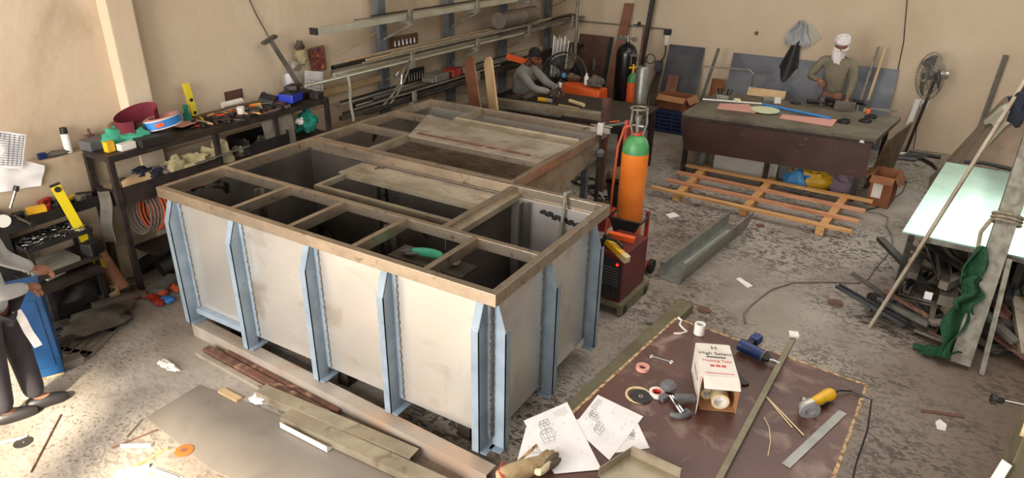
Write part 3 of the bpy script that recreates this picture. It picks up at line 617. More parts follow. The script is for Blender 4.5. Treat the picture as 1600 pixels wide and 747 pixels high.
# --- gas cylinder on its trolley and the welding set
cx, cy = -2.12, 5.80
GT = thing('cylinder_trolley', 'red upright trolley carrying the orange gas cylinder', 'trolley', (cx, cy, 0))
MB().box(cx-.2, cx+.2, cy-.2, cy+.22, .06, .09).build('base', 'red_machine', GT)
MB().box(cx-.18, cx-.15, cy+.13, cy+.17, .09, 1.5).box(cx+.12, cx+.15, cy+.13, cy+.17, .09, .64).build('frame', 'red_machine', GT)
MB().tube((cx-.25, cy+.15, .07), (cx-.2, cy+.15, .07), .07).build('wheel', 'black', GT); MB().tube((cx+.2, cy+.15, .07), (cx+.25, cy+.15, .07), .07).build('wheel', 'black', GT)
b = MB(); b.verts([(cx-.15, cy-.14, .62), (cx+.17, cy-.14, .62), (cx+.09, cy-.15, .44), (cx-.07, cy-.15, .44), (cx-.15, cy-.13, .62), (cx+.17, cy-.13, .62), (cx+.09, cy-.14, .44), (cx-.07, cy-.14, .44)], [(0, 1, 2, 3), (7, 6, 5, 4), (0, 3, 7, 4), (1, 5, 6, 2), (3, 2, 6, 7), (0, 4, 5, 1)])
b.path([(cx-.15, cy+.14, .62), (cx-.16, cy, .62), (cx-.15, cy-.135, .62), (cx, cy-.145, .62), (cx+.17, cy-.135, .62), (cx+.17, cy, .62), (cx+.15, cy+.14, .62)], .012); b.build('strap', 'black', GT)
MB().box(cx-.13, cx+.15, cy-.2, cy-.19, .09, .42).build('front_plate', 'red_machine', GT)
GC = thing('gas_cylinder', 'orange gas cylinder with a green shoulder standing behind the big tank', 'gas cylinder', (cx, cy, .09))
h = 1.34
MB().lathe([(0, 0), (.11, 0), (.125, .02), (.125, h-.17)], TR(cx, cy, .09), 28).build('body', 'orange_paint', GC, smooth=True)
MB().lathe([(.125, h-.17), (.12, h-.11), (.1, h-.05), (.06, h-.012), (.035, h), (.035, h+.01), (0, h+.01)], TR(cx, cy, .09), 28).build('shoulder', 'green_paint', GC, smooth=True)
MB().lathe([(.036, 0), (.05, 0), (.05, .02), (.036, .02)], TR(cx, cy, .09+h), 20).build('collar', 'red_print', GC)
b = MB(); b.tube((cx, cy, .1+h), (cx, cy, h+.24), .018).tube((cx-.045, cy, h+.17), (cx+.06, cy, h+.17), .014).tube((cx, cy, h+.22), (cx, cy, h+.26), .035, n=14); b.build('valve', 'galv', GC)
b = MB(); zc_ = h+.33
b.torus((cx, cy, zc_), .075, .01)
for a in (0, 2.1, 4.2): b.path([(cx+.055*cos(a), cy+.055*sin(a), h+.09), (cx+.085*cos(a), cy+.085*sin(a), h+.2), (cx+.075*cos(a), cy+.075*sin(a), zc_)], .01)
b.build('valve_guard', 'rack_grey', GC)
b = MB(); b.path([(cx-.05, cy, h+.17), (cx-.12, cy-.02, h+.14), (cx-.16, cy-.04, h-.05), (cx-.17, cy-.06, .9), (cx-.18, cy-.05, .62), (cx-.17, cy-.2, .35)], .012); single(b, 'gas_hose', 'hose_orange', 'red hose running down the left side of the orange cylinder', 'hose')
WS = thing('welding_machine', 'dark red welding machine with a black front at the foot of the orange cylinder', 'welding machine', (-1.98, 5.28, .12), -.06); W = WM[WS]
MB().box(-.15, .15, -.25, .25, .0, .46, W).build('case', 'maroon', WS, bevel=.01)
MB().box(-.14, .14, -.262, -.251, .03, .40, W).build('front_panel', 'black', WS, bevel=.004)
b = MB()
for k in range(7): b.box(-.12, .12, -.268, -.263, .16+k*.027, .168+k*.027, W)
b.build('grille', 'grey_plastic', WS)
MB().ball(W @ V(.10, -.268, .37), .012).build('indicator', 'led_red', WS)
MB().path([W @ V(x, y, z) for x, y, z in ((-.10, -.2, .46), (-.1, -.2, .53), (-.05, -.2, .56), (.05, -.2, .56), (.1, -.2, .53), (.1, -.2, .46))], .014).build('handle', 'black', WS)
for x in (-.08, .04): MB().tube(W @ V(x, -.262, .08), W @ V(x, -.3, .08), .022).build('terminal', 'black', WS)
WT = thing('welder_cart', 'low dark cart under the dark red welding machine', 'cart', (-1.98, 5.28, 0), -.06); W = WM[WT]
MB().box(-.19, .19, -.3, .3, .08, .118, W).build('deck', 'olive_tube', WT)
MB().box(.15, .19, -.3, .3, .02, .08, W).box(-.19, -.15, -.3, .3, .02, .08, W).build('side_rail', 'olive_tube', WT)
for x in (-.17, .17):
    for y in (-.22, .22): MB().tube(W @ V(x-.02, y, .045), W @ V(x+.02, y, .045), .045).build('wheel', 'black', WT)
def xbox(name, m, label, cat, p, q, w_, h_, **k): return single(MB().bar(p, q, w_, h_), name, m, label, cat, bevel=.006, **k)
xbox('angle_grinder', 'orange_vivid', 'orange-bodied tool lying on top of the dark red welding machine', 'power tool', (-2.12, 5.30, .62), (-1.88, 5.34, .60), .06, .05)
g = thing('welding_torch', 'yellow welding torch holder lying across the top of the dark red welding machine', 'torch', (-2.0, 5.16, .6))
MB().bar((-2.06, 5.13, .63), (-1.86, 5.02, .585), .055, .06).build('grip', 'yellow', g, bevel=.01)
MB().bar((-1.86, 5.02, .585), (-1.80, 4.99, .57), .06, .065).build('end_cap', 'tape_roll', g, bevel=.01)
MB().box(-2.10, -2.04, 5.12, 5.17, .59, .68).build('jaw', 'black', g, bevel=.006)
# clutter behind the tank, near the second tank
t = thing('welding_mask', 'brown leather cap lying on a black stand behind the second tank', 'cap', (-2.72, 6.6, .3))
q = at(965, 282, .35); MB().lump((q.x, q.y, .42), (.15, .13, .09), .15, 11, flat=False).build('crown', 'brown_bag', t, smooth=True)
b = MB(); b.lathe([(0, 0), (.07, 0), (.14, .30), (.15, .34), (.13, .34), (0, .3)], TR(q.x, q.y, .0), 18); single(b, 'bucket', 'black', 'black tub under the brown leather cap behind the second tank', 'tub', smooth=True)
q = at(930, 325, .2); t = thing('welding_machine', 'red-lidded small machine behind the big tank under the clamp rod', 'machine', (q.x, q.y, 0))
MB().box(q.x-.2, q.x+.2, q.y-.15, q.y+.15, 0, .2).build('case', 'red_machine', t, bevel=.01); MB().path([(q.x-.12, q.y, .2), (q.x-.12, q.y, .34), (q.x-.05, q.y, .4), (q.x+.04, q.y, .4), (q.x+.1, q.y, .33), (q.x+.1, q.y, .2)], .012).build('handle', 'galv', t)
for k, (x, y) in enumerate(((918, 285), (940, 300), (925, 345), (950, 320))):
    b = MB(); q = at(x, y, .02); b.path([(q.x+.25*cos(a*.6+k)*(1-.02*a), q.y+.16*sin(a*.6+k), .015+.01*(a % 3)) for a in range(22)], .011); single(b, 'cable', 'black', 'tangled black welding cable on the floor behind the tanks', 'cable', 'tangled welding cables')
b = MB(); b.path([at(x, y, .1) for x, y in ((1012, 360), (1000, 350), (985, 345))], .01)
# --- clamp on the corner of the second tank and the rod
c = V(-2.60, 6.08, 0)
CL = thing('bar_clamp', 'steel bar clamp with a long upright rod gripping the far corner of the second tank', 'clamp', (c.x, c.y, .5))
MB().tube((c.x, c.y, .30), (c.x, c.y, 1.55), .011, n=8).build('rod', 'rack_dark', CL)
MB().tube((c.x, c.y, .30), (c.x, c.y, 1.08), .021, n=10).build('sleeve', 'rack_dark', CL)
MB().lathe([(0, 0), (.045, 0), (.05, .04), (.03, .07), (0, .07)], TR(c.x, c.y, 1.06), 8).build('nut', 'grey_plastic', CL)
b = MB(); b.bar((c.x-.09, c.y+.05, 1.32), (c.x+.10, c.y-.02, 1.33), .03, .05).bar((c.x-.08, c.y-.06, 1.34), (c.x+.06, c.y+.06, 1.30), .025, .04).box(c.x-.03, c.x+.03, c.y-.03, c.y+.03, 1.28, 1.40); b.build('jaw', 'cast', CL, bevel=.005)
MB().tube((c.x-.12, c.y+.02, 1.36), (c.x+.12, c.y, 1.37), .008, n=8).build('handle', 'chrome', CL)
# --- tube-topped work table at the back
T3 = thing('work_table', 'dark steel work table behind the second tank with long tubes along its front', 'table', (-3.9, 8.5, 0))
MB().box(-4.82, -3.05, 7.92, 9.15, .82, .85).build('top', 'dark_steel', T3, bevel=.004)
MB().box(-4.82, -3.05, 7.92, 7.96, .74, .82).build('apron', 'dark_steel', T3)
for x, y in ((-4.77, 7.97), (-3.12, 7.97), (-3.12, 9.08), (-4.77, 9.08)): MB().box(x-.035, x+.035, y-.035, y+.035, 0, .82).build('leg', 'dark_steel', T3)
single(MB().bar((-5.25, 7.90, .905), (-3.42, 8.02, .905), .11, .10), 'steel_tube', 'galv_warm', 'thick grey rectangular tube lying along the front of the back work table', 'metal tube', bevel=.006)
single(MB().bar((-5.27, 7.80, .865), (-3.95, 7.88, .865), .05, .03), 'steel_tube', 'galv', 'thinner grey tube in front of the thick one on the back work table', 'metal tube')
single(MB().bar((-2.66, 6.30, 1.30), (-3.03, 8.05, .90), .045, .012), 'flat_bar', 'mint', 'pale flat bar sloping from the clamp to the back work table corner', 'metal bar')
single(MB().box(-3.30, -3.22, 7.7, 7.78, 0, 1.22), 'timber_post', 'primer_brown', 'brown upright post in front of the right end of the back work table', 'post')
def o2(x, y): return at(x, y, .855)
for k, (a, b_, r, l) in enumerate((((890, 160), (912, 167), .028, 'short pale pipe on the back work table'), ((873, 165), (905, 171), .014, 'thin pale stick on the back work table beside the short pipe'), ((938, 193), (968, 190), .01, 'orange marker rod at the right end of the back work table'))):
    p, q = o2(*a), o2(*b_); p.z = q.z = .85+r; single(MB().tube(p, q, r, n=10), 'pipe_offcut', ('tape_roll', 'ply', 'orange_vivid')[k], l, 'pipe')
g = thing('angle_grinder', 'small yellow grinder on the back work table before the crouching worker', 'grinder', (-4.55, 8.3, .85))
q = o2(850, 160); MB().tube((q.x-.09, q.y, .89), (q.x+.05, q.y, .89), .032).build('body', 'yellow', g, smooth=True); MB().tube((q.x+.05, q.y, .89), (q.x+.12, q.y, .89), .03).build('gear_head', 'cast', g, smooth=True)
# pipe clamp stand items (two white cylinders and a hook)
for x, y, m_, l in ((862, 152, 'galv', 'grey tin cylinder on the back work table by the worker\'s hands'), (872, 148, 'white_plastic', 'white plastic cylinder on the back work table by the worker\'s hands')):
    q = at(x, y, .86); single(MB().tube((q.x, q.y, .88), (q.x+.03, q.y, 1.04), .028), 'canister', m_, l, 'canister', smooth=True)
# orange crate of tools on table and spray bottle
q = at(932, 158, .86)
OB = thing('tool_bag', 'orange tool box with things piled in it behind the back work table', 'tool box', (-4.55, 10.0, 0))
b = MB(); b.verts([(-4.95, 9.6, .5), (-4.2, 9.6, .5), (-4.2, 10.0, .5), (-4.95, 10.0, .5), (-4.85, 9.66, .86), (-4.2, 9.66, .82), (-4.2, 9.96, .82), (-4.85, 9.96, .86)], [(3, 2, 1, 0), (4, 5, 6, 7), (0, 1, 5, 4), (1, 2, 6, 5), (2, 3, 7, 6), (3, 0, 4, 7)])
b.build('body', 'orange_vivid', OB, bevel=.02)
single(MB().box(-5.0, -4.15, 9.55, 10.05, 0, .5), 'storage_bin', 'black', 'black bin under the orange tool box', 'bin', bevel=.01)
b = MB().lathe([(0, 0), (.035, 0), (.035, .12), (.015, .15), (.015, .18), (0, .18)], TR(-4.5, 9.8, .86), 14); single(b, 'spray_bottle', 'white_plastic', 'small white bottle standing in the orange tool box', 'bottle', smooth=True)
single(MB().lump((-4.36, 9.85, .9), (.14, .12, .1), .2, 8), 'rag', 'grey_cloth', 'pale crumpled rag beside the white bottle on the orange tool box', 'rag', smooth=True)
single(MB().lump((-4.8, 9.95, .9), (.12, .1, .07), .2, 9), 'rag', 'brown_bag', 'tan rag at the left end of the orange tool box', 'rag', smooth=True)
# cylinders at the back
K1 = thing('gas_cylinder', 'large black gas cylinder with regulators by the back wall', 'gas cylinder', (-4.18, 10.6, 0))
MB().lathe(cyl_prof(.17, 1.42), TR(-4.18, 10.6, 0), 28).build('body', 'blackgloss', K1, smooth=True)
b = MB().tube((-4.18, 10.6, 1.4), (-4.18, 10.6, 1.55), .02); b.tube((-4.3, 10.6, 1.5), (-4.02, 10.6, 1.5), .012)
for x in (-4.3, -4.22, -4.05): b.tube((x, 10.56, 1.5), (x, 10.52, 1.5), .04)
b.build('regulator', 'chrome', K1)
K2 = thing('gas_cylinder', 'slim orange and green gas cylinder standing beside the tall grey one', 'gas cylinder', (-3.93, 10.3, 0))
MB().lathe([(0, 0), (.08, 0), (.08, .88)], TR(-3.93, 10.3, 0), 20).build('body', 'orange_vivid', K2, smooth=True); MB().lathe([(.08, .88), (.075, .95), (.05, 1.0), (.02, 1.03), (0, 1.03)], TR(-3.93, 10.3, 0), 20).build('shoulder', 'green_paint', K2, smooth=True)
MB().tube((-3.93, 10.3, 1.03), (-3.93, 10.3, 1.16), .018).tube((-4.0, 10.3, 1.1), (-3.86, 10.3, 1.12), .014).build('valve', 'yellow', K2)
MB().torus((-3.93, 10.3, 1.3), .07, .01).tube((-3.98, 10.3, 1.12), (-3.98, 10.3, 1.3), .008).tube((-3.88, 10.3, 1.12), (-3.88, 10.3, 1.3), .008).build('valve_guard', 'rack_grey', K2)
K3 = thing('gas_cylinder', 'tall pale grey gas cylinder standing beside the slim orange one', 'gas cylinder', (-3.66, 10.0, 0))
MB().lathe([(0, 0), (.1, 0), (.1, 1.18), (.085, 1.21), (0, 1.21)], TR(-3.66, 10.0, 0), 24).build('body', 'galv', K3, smooth=True)
MB().tube((-3.66, 10, 1.2), (-3.62, 10, 1.36), .018).torus((-3.56, 10, 1.33), .07, .009, TR(0, 0, 0, 0, pi/2), 18).build('valve', 'rack_dark', K3)
b = MB().tube((-4.06, 10.75, .0), (-3.98, 10.75, 1.7), .018); single(b, 'steel_rod', 'rust', 'thin rusty rod standing right of the large black cylinder', 'rod')
single(MB().tube((-5.32, 11.05, 0), (-5.32, 11.05, 4.98), .028, n=12), 'steel_pole', 'rack_grey', 'thin pale steel pole rising to the roof in the far corner', 'pole')
# pipe frame, strips, plywood, sticks, hanging clothes, fan
b = MB(); b.path([(-3.2, 11.3, .02), (-3.12, 11.25, 1.07), (-2.36, 11.25, 1.10), (-2.29, 11.25, 1.04), (-2.3, 11.3, .02)], .018); single(b, 'bent_pipe', 'galv', 'bent grey pipe frame standing behind the left end of the bench', 'frame')
single(MB().bar((-3.18, 11.35, .0), (-3.02, 11.75, 1.3), .05, .02), 'metal_strip', 'galv', 'pale pointed strip leaning beside the bent pipe frame', 'metal strip')
lean('plywood_board', 'ply', 'pale plywood board standing on the bench rear below the hanging cloth', 'board', -2.2, -1.66, .97, 10.56, 10.62, .018, .865)
for x0, x1, l in ((-.76, -.70, 'grey wooden stick leaning behind the turbaned man'), (-.66, -.60, 'brown wooden stick leaning right of the grey one')):
    b = MB().bar((x0-.02, 11.3, .0), (x1+.02, 12.0, 1.52), .035, .03); single(b, 'wooden_stick', 'ply' if x0 > -.7 else 'rack_grey', l, 'stick')
single(MB().bar((.9, 12.12, .3), (.95, 12.16, 1.55), .07, .03), 'clear_strip', 'galv', 'translucent strip leaning on the back wall at the right', 'metal strip')
H_ = thing('hanging_coat', 'pale work coat hanging from a nail on the back wall with a dark cloth below', 'coat', (-1.85, BY, .8))
MB().sheet(lambda u, v: (-1.88+(u-.5)*(.06+.30*sin(min(v, .9)*pi*.62))+.02*sin(v*9), 12.14-.05*sin(u*pi*2.5+v*2)**2-.02, 1.80-v*.38), 16, 14, .012).build('cloth', 'grey_cloth' if 0 else 'shirt_pale', H_, smooth=True)
MB().sheet(lambda u, v: (-1.87-.10*v+(u-.5)*(.08+.34*v**.9), 12.12-.06*sin(u*pi)**2*(.3+v), 1.50-v*.72), 12, 14, .012).build('dark_cloth', 'black', H_, smooth=True)
single(MB().prism([(0, -.22), (.22, 0), (0, .22), (-.2, .03)], 0, .004, TR(-1.74, 12.165, 1.56, 0, pi/2)), 'paper_sheet', 'plastic_film', 'clear plastic sheet pinned behind the hanging coat', 'plastic sheet')
b = MB(); b.path([(-.47, BY-.01, 2.25), (-.37, BY-.012, 1.6), (-.35, BY-.012, 1.1), (-.38, BY-.02, .6), (-.40, BY-.02, .02)], .007); single(b, 'wall_cable', 'black', 'thin black cable running down the back wall between the turbaned man and the fan', 'cable')
F = thing('pedestal_fan', 'grey pedestal fan with a wire cage standing by the back wall', 'fan', (.06, 11.75, 0)); fx, fy, fz = .06, 11.75, 1.22
MB().tube((fx-.02, fy, .03), (fx+.10, fy, 1.15), .022, n=12).build('pole', 'rack_dark', F)
b = MB()
for a in (.3, 2.4, 4.5): b.bar((fx, fy, .03), (fx+.34*cos(a), fy+.34*sin(a), .015), .04, .03)
b.build('base', 'grey_plastic', F)
fr = TR(fx+.03, fy-.05, fz, -1.05)
MB().tube(fr @ V(.0, .06, 0), fr @ V(0, .24, .02), .075, .055, 16).build('motor', 'cast', F, smooth=True)
b = MB(); MT4 = fr @ Euler((pi/2, 0, 0)).to_matrix().to_4x4()
for r, z in ((.34, 0), (.30, .045), (.2, .075), (.1, .09), (.34, .002), (.2, -.06), (.3, -.04)): b.torus((0, 0, 0), r, .004, MT4 @ TR(0, 0, z), 36, 5)
for k in range(36):
    a = 2*pi*k/36
    for s in (1, -1): b.path([MT4 @ V(r*cos(a), r*sin(a), s*z) for r, z in ((.05, .09), (.15, .085), (.24, .062), (.31, .035), (.34, 0))], .0022, 4)
b.build('cage', 'rack_grey', F)
b = MB()
for k in range(3):
    a0 = 2*pi*k/3
    b.sheet(lambda u, v: MT4 @ V((.05+.24*u)*cos(a0+(v-.5)*(.5+.7*u)), (.05+.24*u)*sin(a0+(v-.5)*(.5+.7*u)), (v-.5)*.06), 6, 6, .003)
b.lathe([(0, -.03), (.05, -.03), (.05, .03), (0, .05)], MT4, 16); b.build('blades', 'grey_plastic', F, smooth=True)
MB().lathe([(0, 0), (.05, 0), (.05, .01), (0, .012)], MT4 @ TR(0, 0, .09), 16).build('badge', 'grey_plastic', F)
ws = thing('wall_socket', 'white double wall socket with two black plugs behind the fan', 'electric socket', (.06, BY, .72))
MB().box(-.03, .17, BY-.02, BY-.001, .66, .78).build('plate', 'white_plastic', ws, bevel=.004)
for x in (.02, .12): MB().box(x-.025, x+.025, BY-.06, BY-.021, .66, .72).build('plug', 'black', ws, bevel=.005)
MB().path([(.02, BY-.06, .67), (-.02, BY-.05, .4), (-.1, BY-.06, .15), (-.12, BY-.1, .015)], .006).path([(.12, BY-.06, .67), (.1, BY-.06, .4), (.14, BY-.08, .02)], .006).build('cable', 'black', ws)
single(MB().bar((-.06, 11.8, .0), (.03, 12.12, .78), .07, .05), 'white_post', 'white_plastic', 'white square stick leaning under the wall socket by the fan', 'post')
for k, (a, b_, l) in enumerate((((1400, 246), (1432, 250), 'dark hand tool on the floor at the foot of the fan'), ((1420, 238), (1470, 246), 'dark bar on the floor right of the fan base'), ((1388, 240), (1415, 240), 'pale tube on the floor left of the fan base'))):
    p, q = at(*a, .03), at(*b_, .03); single(MB().tube(p, q, .025, n=8), 'floor_tool', ('grey_plastic', 'rack_dark', 'white_plastic')[k], l, 'tool')
b = MB(); b.path([at(1395, 244, .03), at(1440, 248, .035), at(1456, 256, .03), at(1463, 264, .02)], .026, taper=[.6, 1, 1, .7]); single(b, 'hose', 'rack_dark', 'short thick dark hose on the floor in front of the fan', 'hose')
# ================================================================ brown table in the foreground
ZT = .70
BT = thing('work_table', 'scratched dark brown plywood table in the right foreground with drawings and tools on it', 'table', (-.6, 2.8, 0))
TQ = [(-1.386, 1.7), (-.01, 1.6), (.14, 3.97), (-1.08, 4.09)]
MB().prism(TQ, ZT-.03, ZT).build('top', 'table_brown', BT)
b = MB()
for i in range(4):
    p, q = V(*TQ[i], ZT-.015), V(*TQ[(i+1) % 4], ZT-.015); n_ = 46
    for k in range(n_):
        a, c = p.lerp(q, k/n_), p.lerp(q, (k+1)/n_); j = .006+.010*abs(noise.noise(V(k*.7, i*3, 1)))
        b.bar(a, c, .01+j, .034)
b.build('edge', 'raw_edge', BT)
for x, y in ((.06, 3.86), (-1.02, 3.98), (-.09, 1.72), (-1.3, 1.8)):
    MB().box(x-.03, x+.03, y-.03, y+.03, 0, ZT-.03).build('leg', 'galv', BT)
MB().bar((.06, 3.86, .12), (-.09, 1.72, .12), .04, .04).build('stretcher', 'rack_grey', BT); MB().bar((-1.02, 3.98, .12), (-1.3, 1.8, .12), .04, .04).build('stretcher', 'rack_grey', BT)
def t_(px, py, dz=0): return at(px, py, ZT+dz)
# drawings
def drawing(label, px, z, seed, m2=True):
    q = [at(x, y, ZT) for x, y in px]; b = MB(); b.prism([(p.x, p.y) for p in q], ZT+z, ZT+z+.0012); o = single(b, 'drawing_sheet', 'paper', label, 'paper')
    r = random.Random(seed); b = MB(); zz = ZT+z+.0016
    def P(u, v): p = (q[0]*(1-u)+q[1]*u)*(1-v)+(q[3]*(1-u)+q[2]*u)*v; return V(p.x, p.y, zz)
    def ln(a, c, w_=.0020): b.bar(P(*a), P(*c), w_, .0004)
    for k in range(2):
        u, v, s, h = r.uniform(.12, .6), r.uniform(.12, .65), r.uniform(.12, .25), r.uniform(.08, .16)
        for dx in (0, .5, 1): ln((u+dx*s, v), (u+dx*s, v+h)); ln((u+dx*s+.05, v-.05), (u+dx*s+.05, v+h-.05)); ln((u+dx*s, v), (u+dx*s+.05, v-.05))
        for dy in (0, 1): ln((u, v+dy*h), (u+s, v+dy*h)); ln((u+.05, v-.05+dy*h), (u+s+.05, v-.05+dy*h))
        ln((u-.04, v+h+.03), (u+s, v+h+.03), .001)
    for k in range(5): ln((.62, .06+k*.022), (.92, .06+k*.022), .0012)
    for k in range(12):
        u, v = r.uniform(.08, .9), r.uniform(.1, .9); ln((u, v), (u+r.uniform(.01, .04), v+r.uniform(-.01, .01)), .002)
    b.build('line_drawing', 'ink', o); return o
drawing('printed drawing sheet at the lower left table edge, mostly under the glove', [(822, 668), (905, 655), (935, 733), (806, 728)], .0005, 1)
drawing('printed drawing sheet with its corner toward the tape carton, lowest of the right-hand sheets', [(945, 626), (993, 654), (1015, 701), (948, 710)], .002, 2)
drawing('printed drawing sheet whose top corner reaches nearest the black cutting disc', [(895, 668), (934, 618), (1005, 652), (952, 720)], .004, 3)
drawing('printed drawing sheet lying uppermost on the left, over its neighbours', [(818, 659), (886, 630), (940, 735), (866, 742)], .006, 4)
# glove
GL = thing('leather_glove', 'tan leather work glove lying on the drawings at the table edge', 'glove', tuple(t_(820, 735)))
def gz(x, y, dz): return at(x, y, ZT+dz)
b = MB(); b.path([gz(775, 752, .05), gz(800, 740, .06), gz(826, 731, .06), gz(842, 724, .055), gz(852, 718, .045)], .048, 14, taper=[1.15, 1.1, .98, .85, .5]); b.build('cuff', 'tan_leather', GL, smooth=True, sub=1)
fng = [([(838, 726), (845, 716), (853, 709), (857, 704)], .020, 'tan_leather'), ([(842, 729), (852, 718), (861, 709), (865, 705)], .020, 'tan_leather'), ([(846, 732), (857, 722), (867, 713), (872, 708)], .019, 'glove_dark'), ([(848, 736), (860, 730), (870, 722), (876, 716)], .018, 'glove_dark'),
       ([(835, 735), (843, 740), (853, 732), (862, 719)], .020, 'glove_light')]
for k, (pp, r_, m_) in enumerate(fng):
    MB().path([gz(x, y, (.05, .055, .045, .028)[i]+(.02 if k == 4 else 0)) for i, (x, y) in enumerate(pp)], r_, 10, taper=[1, 1.05, 1, .6]).build('thumb' if k == 4 else 'finger', m_, GL, smooth=True, sub=1)
MB().path([gz(786, 722, .03), gz(779, 735, .09), gz(788, 752, .10), gz(800, 762, .03)], .006).build('binding', 'red_print', GL)
# channel tray at the bottom edge
q = [t_(*p) for p in ((985, 712), (1062, 748), (1000, 790), (935, 745))]
TRY = thing('sheet_metal_tray', 'cream folded metal tray at the near edge of the brown table', 'tray', tuple((q[0]+q[2])/2))
b = MB(); b.prism([(p.x, p.y) for p in q], ZT+.003, ZT+.006); b.build('base', 'galv_warm', TRY)
for i in (0, 3): b = MB(); p, r_ = q[i], q[(i+1) % 4]; b.bar((p.x, p.y, ZT+.03), (r_.x, r_.y, ZT+.03), .003, .055); b.build('side', 'galv_warm', TRY)
b = MB(); p, r_ = q[0], q[1]; b.bar((p.x, p.y, ZT+.058), (r_.x, r_.y, ZT+.058), .02, .002); b.build('lip', 'galv_warm', TRY)
# tape carton
A, B_, C_, D_ = at(1091, 633, ZT), at(1146, 638, ZT), at(1132, 528, ZT+.20), at(1150, 580, ZT+.20)
ux = (B_-A); ux.z = 0; wdt = ux.length; ux.normalize(); uy = V(-ux.y, ux.x, 0); Lb = .33; Hb = .20
mbx = Matrix((ux, uy, V(0, 0, 1))).transposed().to_4x4(); mbx.translation = A+V(0, 0, .002)
TCB = thing('tape_carton', 'open white cardboard carton of masking tape rolls lying on its side on the brown table', 'cardboard box', mtx=mbx)
W = WM[TCB]; k = .004
b = MB(); b.box(0, wdt, 0, Lb, 0, k, W).box(0, k, 0, Lb, 0, Hb, W).box(wdt-k, wdt, 0, Lb, 0, Hb, W).box(0, wdt, Lb-k, Lb, 0, Hb, W); b.build('body', 'card', TCB)
MB().box(0, wdt, 0, Lb, Hb, Hb+k, W).build('top_face', 'carton_white', TCB)
MB().box(-.003, -.0005, 0, Lb, 0, Hb, W).build('side_face', 'carton_white', TCB)
MB().box(0, wdt, -.085, 0, 0, .003, W @ TR(0, 0, Hb+.002, 0, .32)).build('flap', 'carton_white', TCB)
MB().box(-.003, 0, -.085, 0, 0, Hb, W @ TR(0, 0, 0, -.28)).build('flap', 'carton_white', TCB)
MB().box(wdt, wdt+.003, -.05, 0, 0, Hb, W @ TR(0, 0, 0, 0)).build('flap', 'card', TCB)
MB().box(0, wdt, -.04, 0, 0, .003, W).build('flap', 'card', TCB)
def text(s, size, m, parent, mw, name='lettering', ext=.0004, bold=0):
    c = bpy.data.curves.new(name, 'FONT'); c.body = s; c.size = size; c.extrude = ext; c.align_x = 'CENTER'; c.offset = bold
    o = bpy.data.objects.new('tmp', c); COL.objects.link(o); dg = bpy.context.evaluated_depsgraph_get(); dg.update()
    me = bpy.data.meshes.new_from_object(o.evaluated_get(dg)); bpy.data.objects.remove(o)
    me.transform(WM[parent].inverted() @ mw); me.materials.clear(); me.materials.append(MT[m])
    r = bpy.data.objects.new(name, me); COL.objects.link(r); r.parent = parent; WM[r] = WM[parent]; return r
zt = Hb+k+.0006
text('H', .05, 'ink_black', TCB, W @ TR(wdt/2, .27, zt)); text('High Select', .042, 'ink_black', TCB, W @ TR(wdt/2, .215, zt))
MB().box(wdt/2-.055, wdt/2+.055, .185, .197, zt-.0006, zt, W).build('printed_bar', 'ink_black', TCB)
text('Masking Tape', .03, 'red_print', TCB, W @ TR(wdt/2, .145, zt))
for i in range(3): MB().box(wdt/2-.045+i*.032, wdt/2-.02+i*.032, .095, .115, zt-.0006, zt, W).build('printed_square', 'red_print', TCB)
MB().box(.02, wdt-.02, .03, .036, zt-.0006, zt, W).build('printed_stripe', 'red_print', TCB)
MB().box(-.0042, -.0034, .02, .03, .02, .18, W).build('printed_stripe', 'red_print', TCB)
text('Masking Tape', .03, 'ink', TCB, W @ TR(-.0036, .18, .09, 0) @ Matrix(((0, 0, 1, 0), (-1, 0, 0, 0), (0, 1, 0, 0), (0, 0, 0, 1))))
for i, (x, r_) in enumerate(((.05, .036), (wdt-.085, .05))):
    rl = thing('tape_roll', ('narrow cream roll of masking tape at the left inside the open carton', 'thick cream roll of masking tape sticking out of the open carton')[i], 'tape roll', tuple(W @ V(x, .0, .006)), 0)
    y0 = (.05, -.03)[i]
    MB().pipe(W @ V(x, y0, r_+.006), W @ V(x, .28, r_+.006), r_, .012, 24).build('tape', 'tape_roll', rl, smooth=True)
    MB().pipe(W @ V(x, y0+.003, r_+.006), W @ V(x, .279, r_+.006), r_-.0125, .004, 24).build('core', 'carton_white', rl, smooth=True)
    MB().lathe([(0, 0), (r_-.018, 0)], frame(W @ V(x, y0+.05, r_+.006), W @ V(x, .3, r_+.006)), 20).build('core_paper', 'lilac_cloth' if 0 else 'paper', rl)
def ringroll(x, y, r_, h_, m1, m2, label, name='tape_roll'):
    p = t_(x, y); o = thing(name, label, 'tape', (p.x, p.y, ZT))
    MB().pipe((p.x, p.y, ZT+.001), (p.x, p.y, ZT+h_), r_, r_*.35, 24).build('tape', m1, o, smooth=True)
    MB().pipe((p.x, p.y, ZT+.002), (p.x, p.y, ZT+h_-.002), r_*.64, r_*.12, 24).build('core', m2, o, smooth=True); return o
ringroll(1004, 577, .042, .022, 'pinkish', 'pinkish', 'small pink roll of tape by the left edge of the brown table')
ringroll(1026, 617, .045, .025, 'carton_white', 'red_print', 'white roll of tape with a red core beside the black cutting disc')
p = t_(1092, 521); single(MB().pipe((p.x, p.y, ZT), (p.x, p.y, ZT+.075), .036, .012, 24), 'tape_roll', 'white_plastic', 'small white roll standing behind the tape carton', 'tape roll', smooth=True)
p = t_(997, 618); single(MB().pipe((p.x, p.y, ZT), (p.x, p.y, ZT+.008), .075, .012, 20), 'tape_ring', 'tape_roll', 'torn cream ring lying under the black cutting disc', 'ring')
p = t_(1001, 622); o = thing('cutting_disc', 'black cutting disc lying on a cream ring on the brown table', 'disc', (p.x, p.y, ZT+.009))
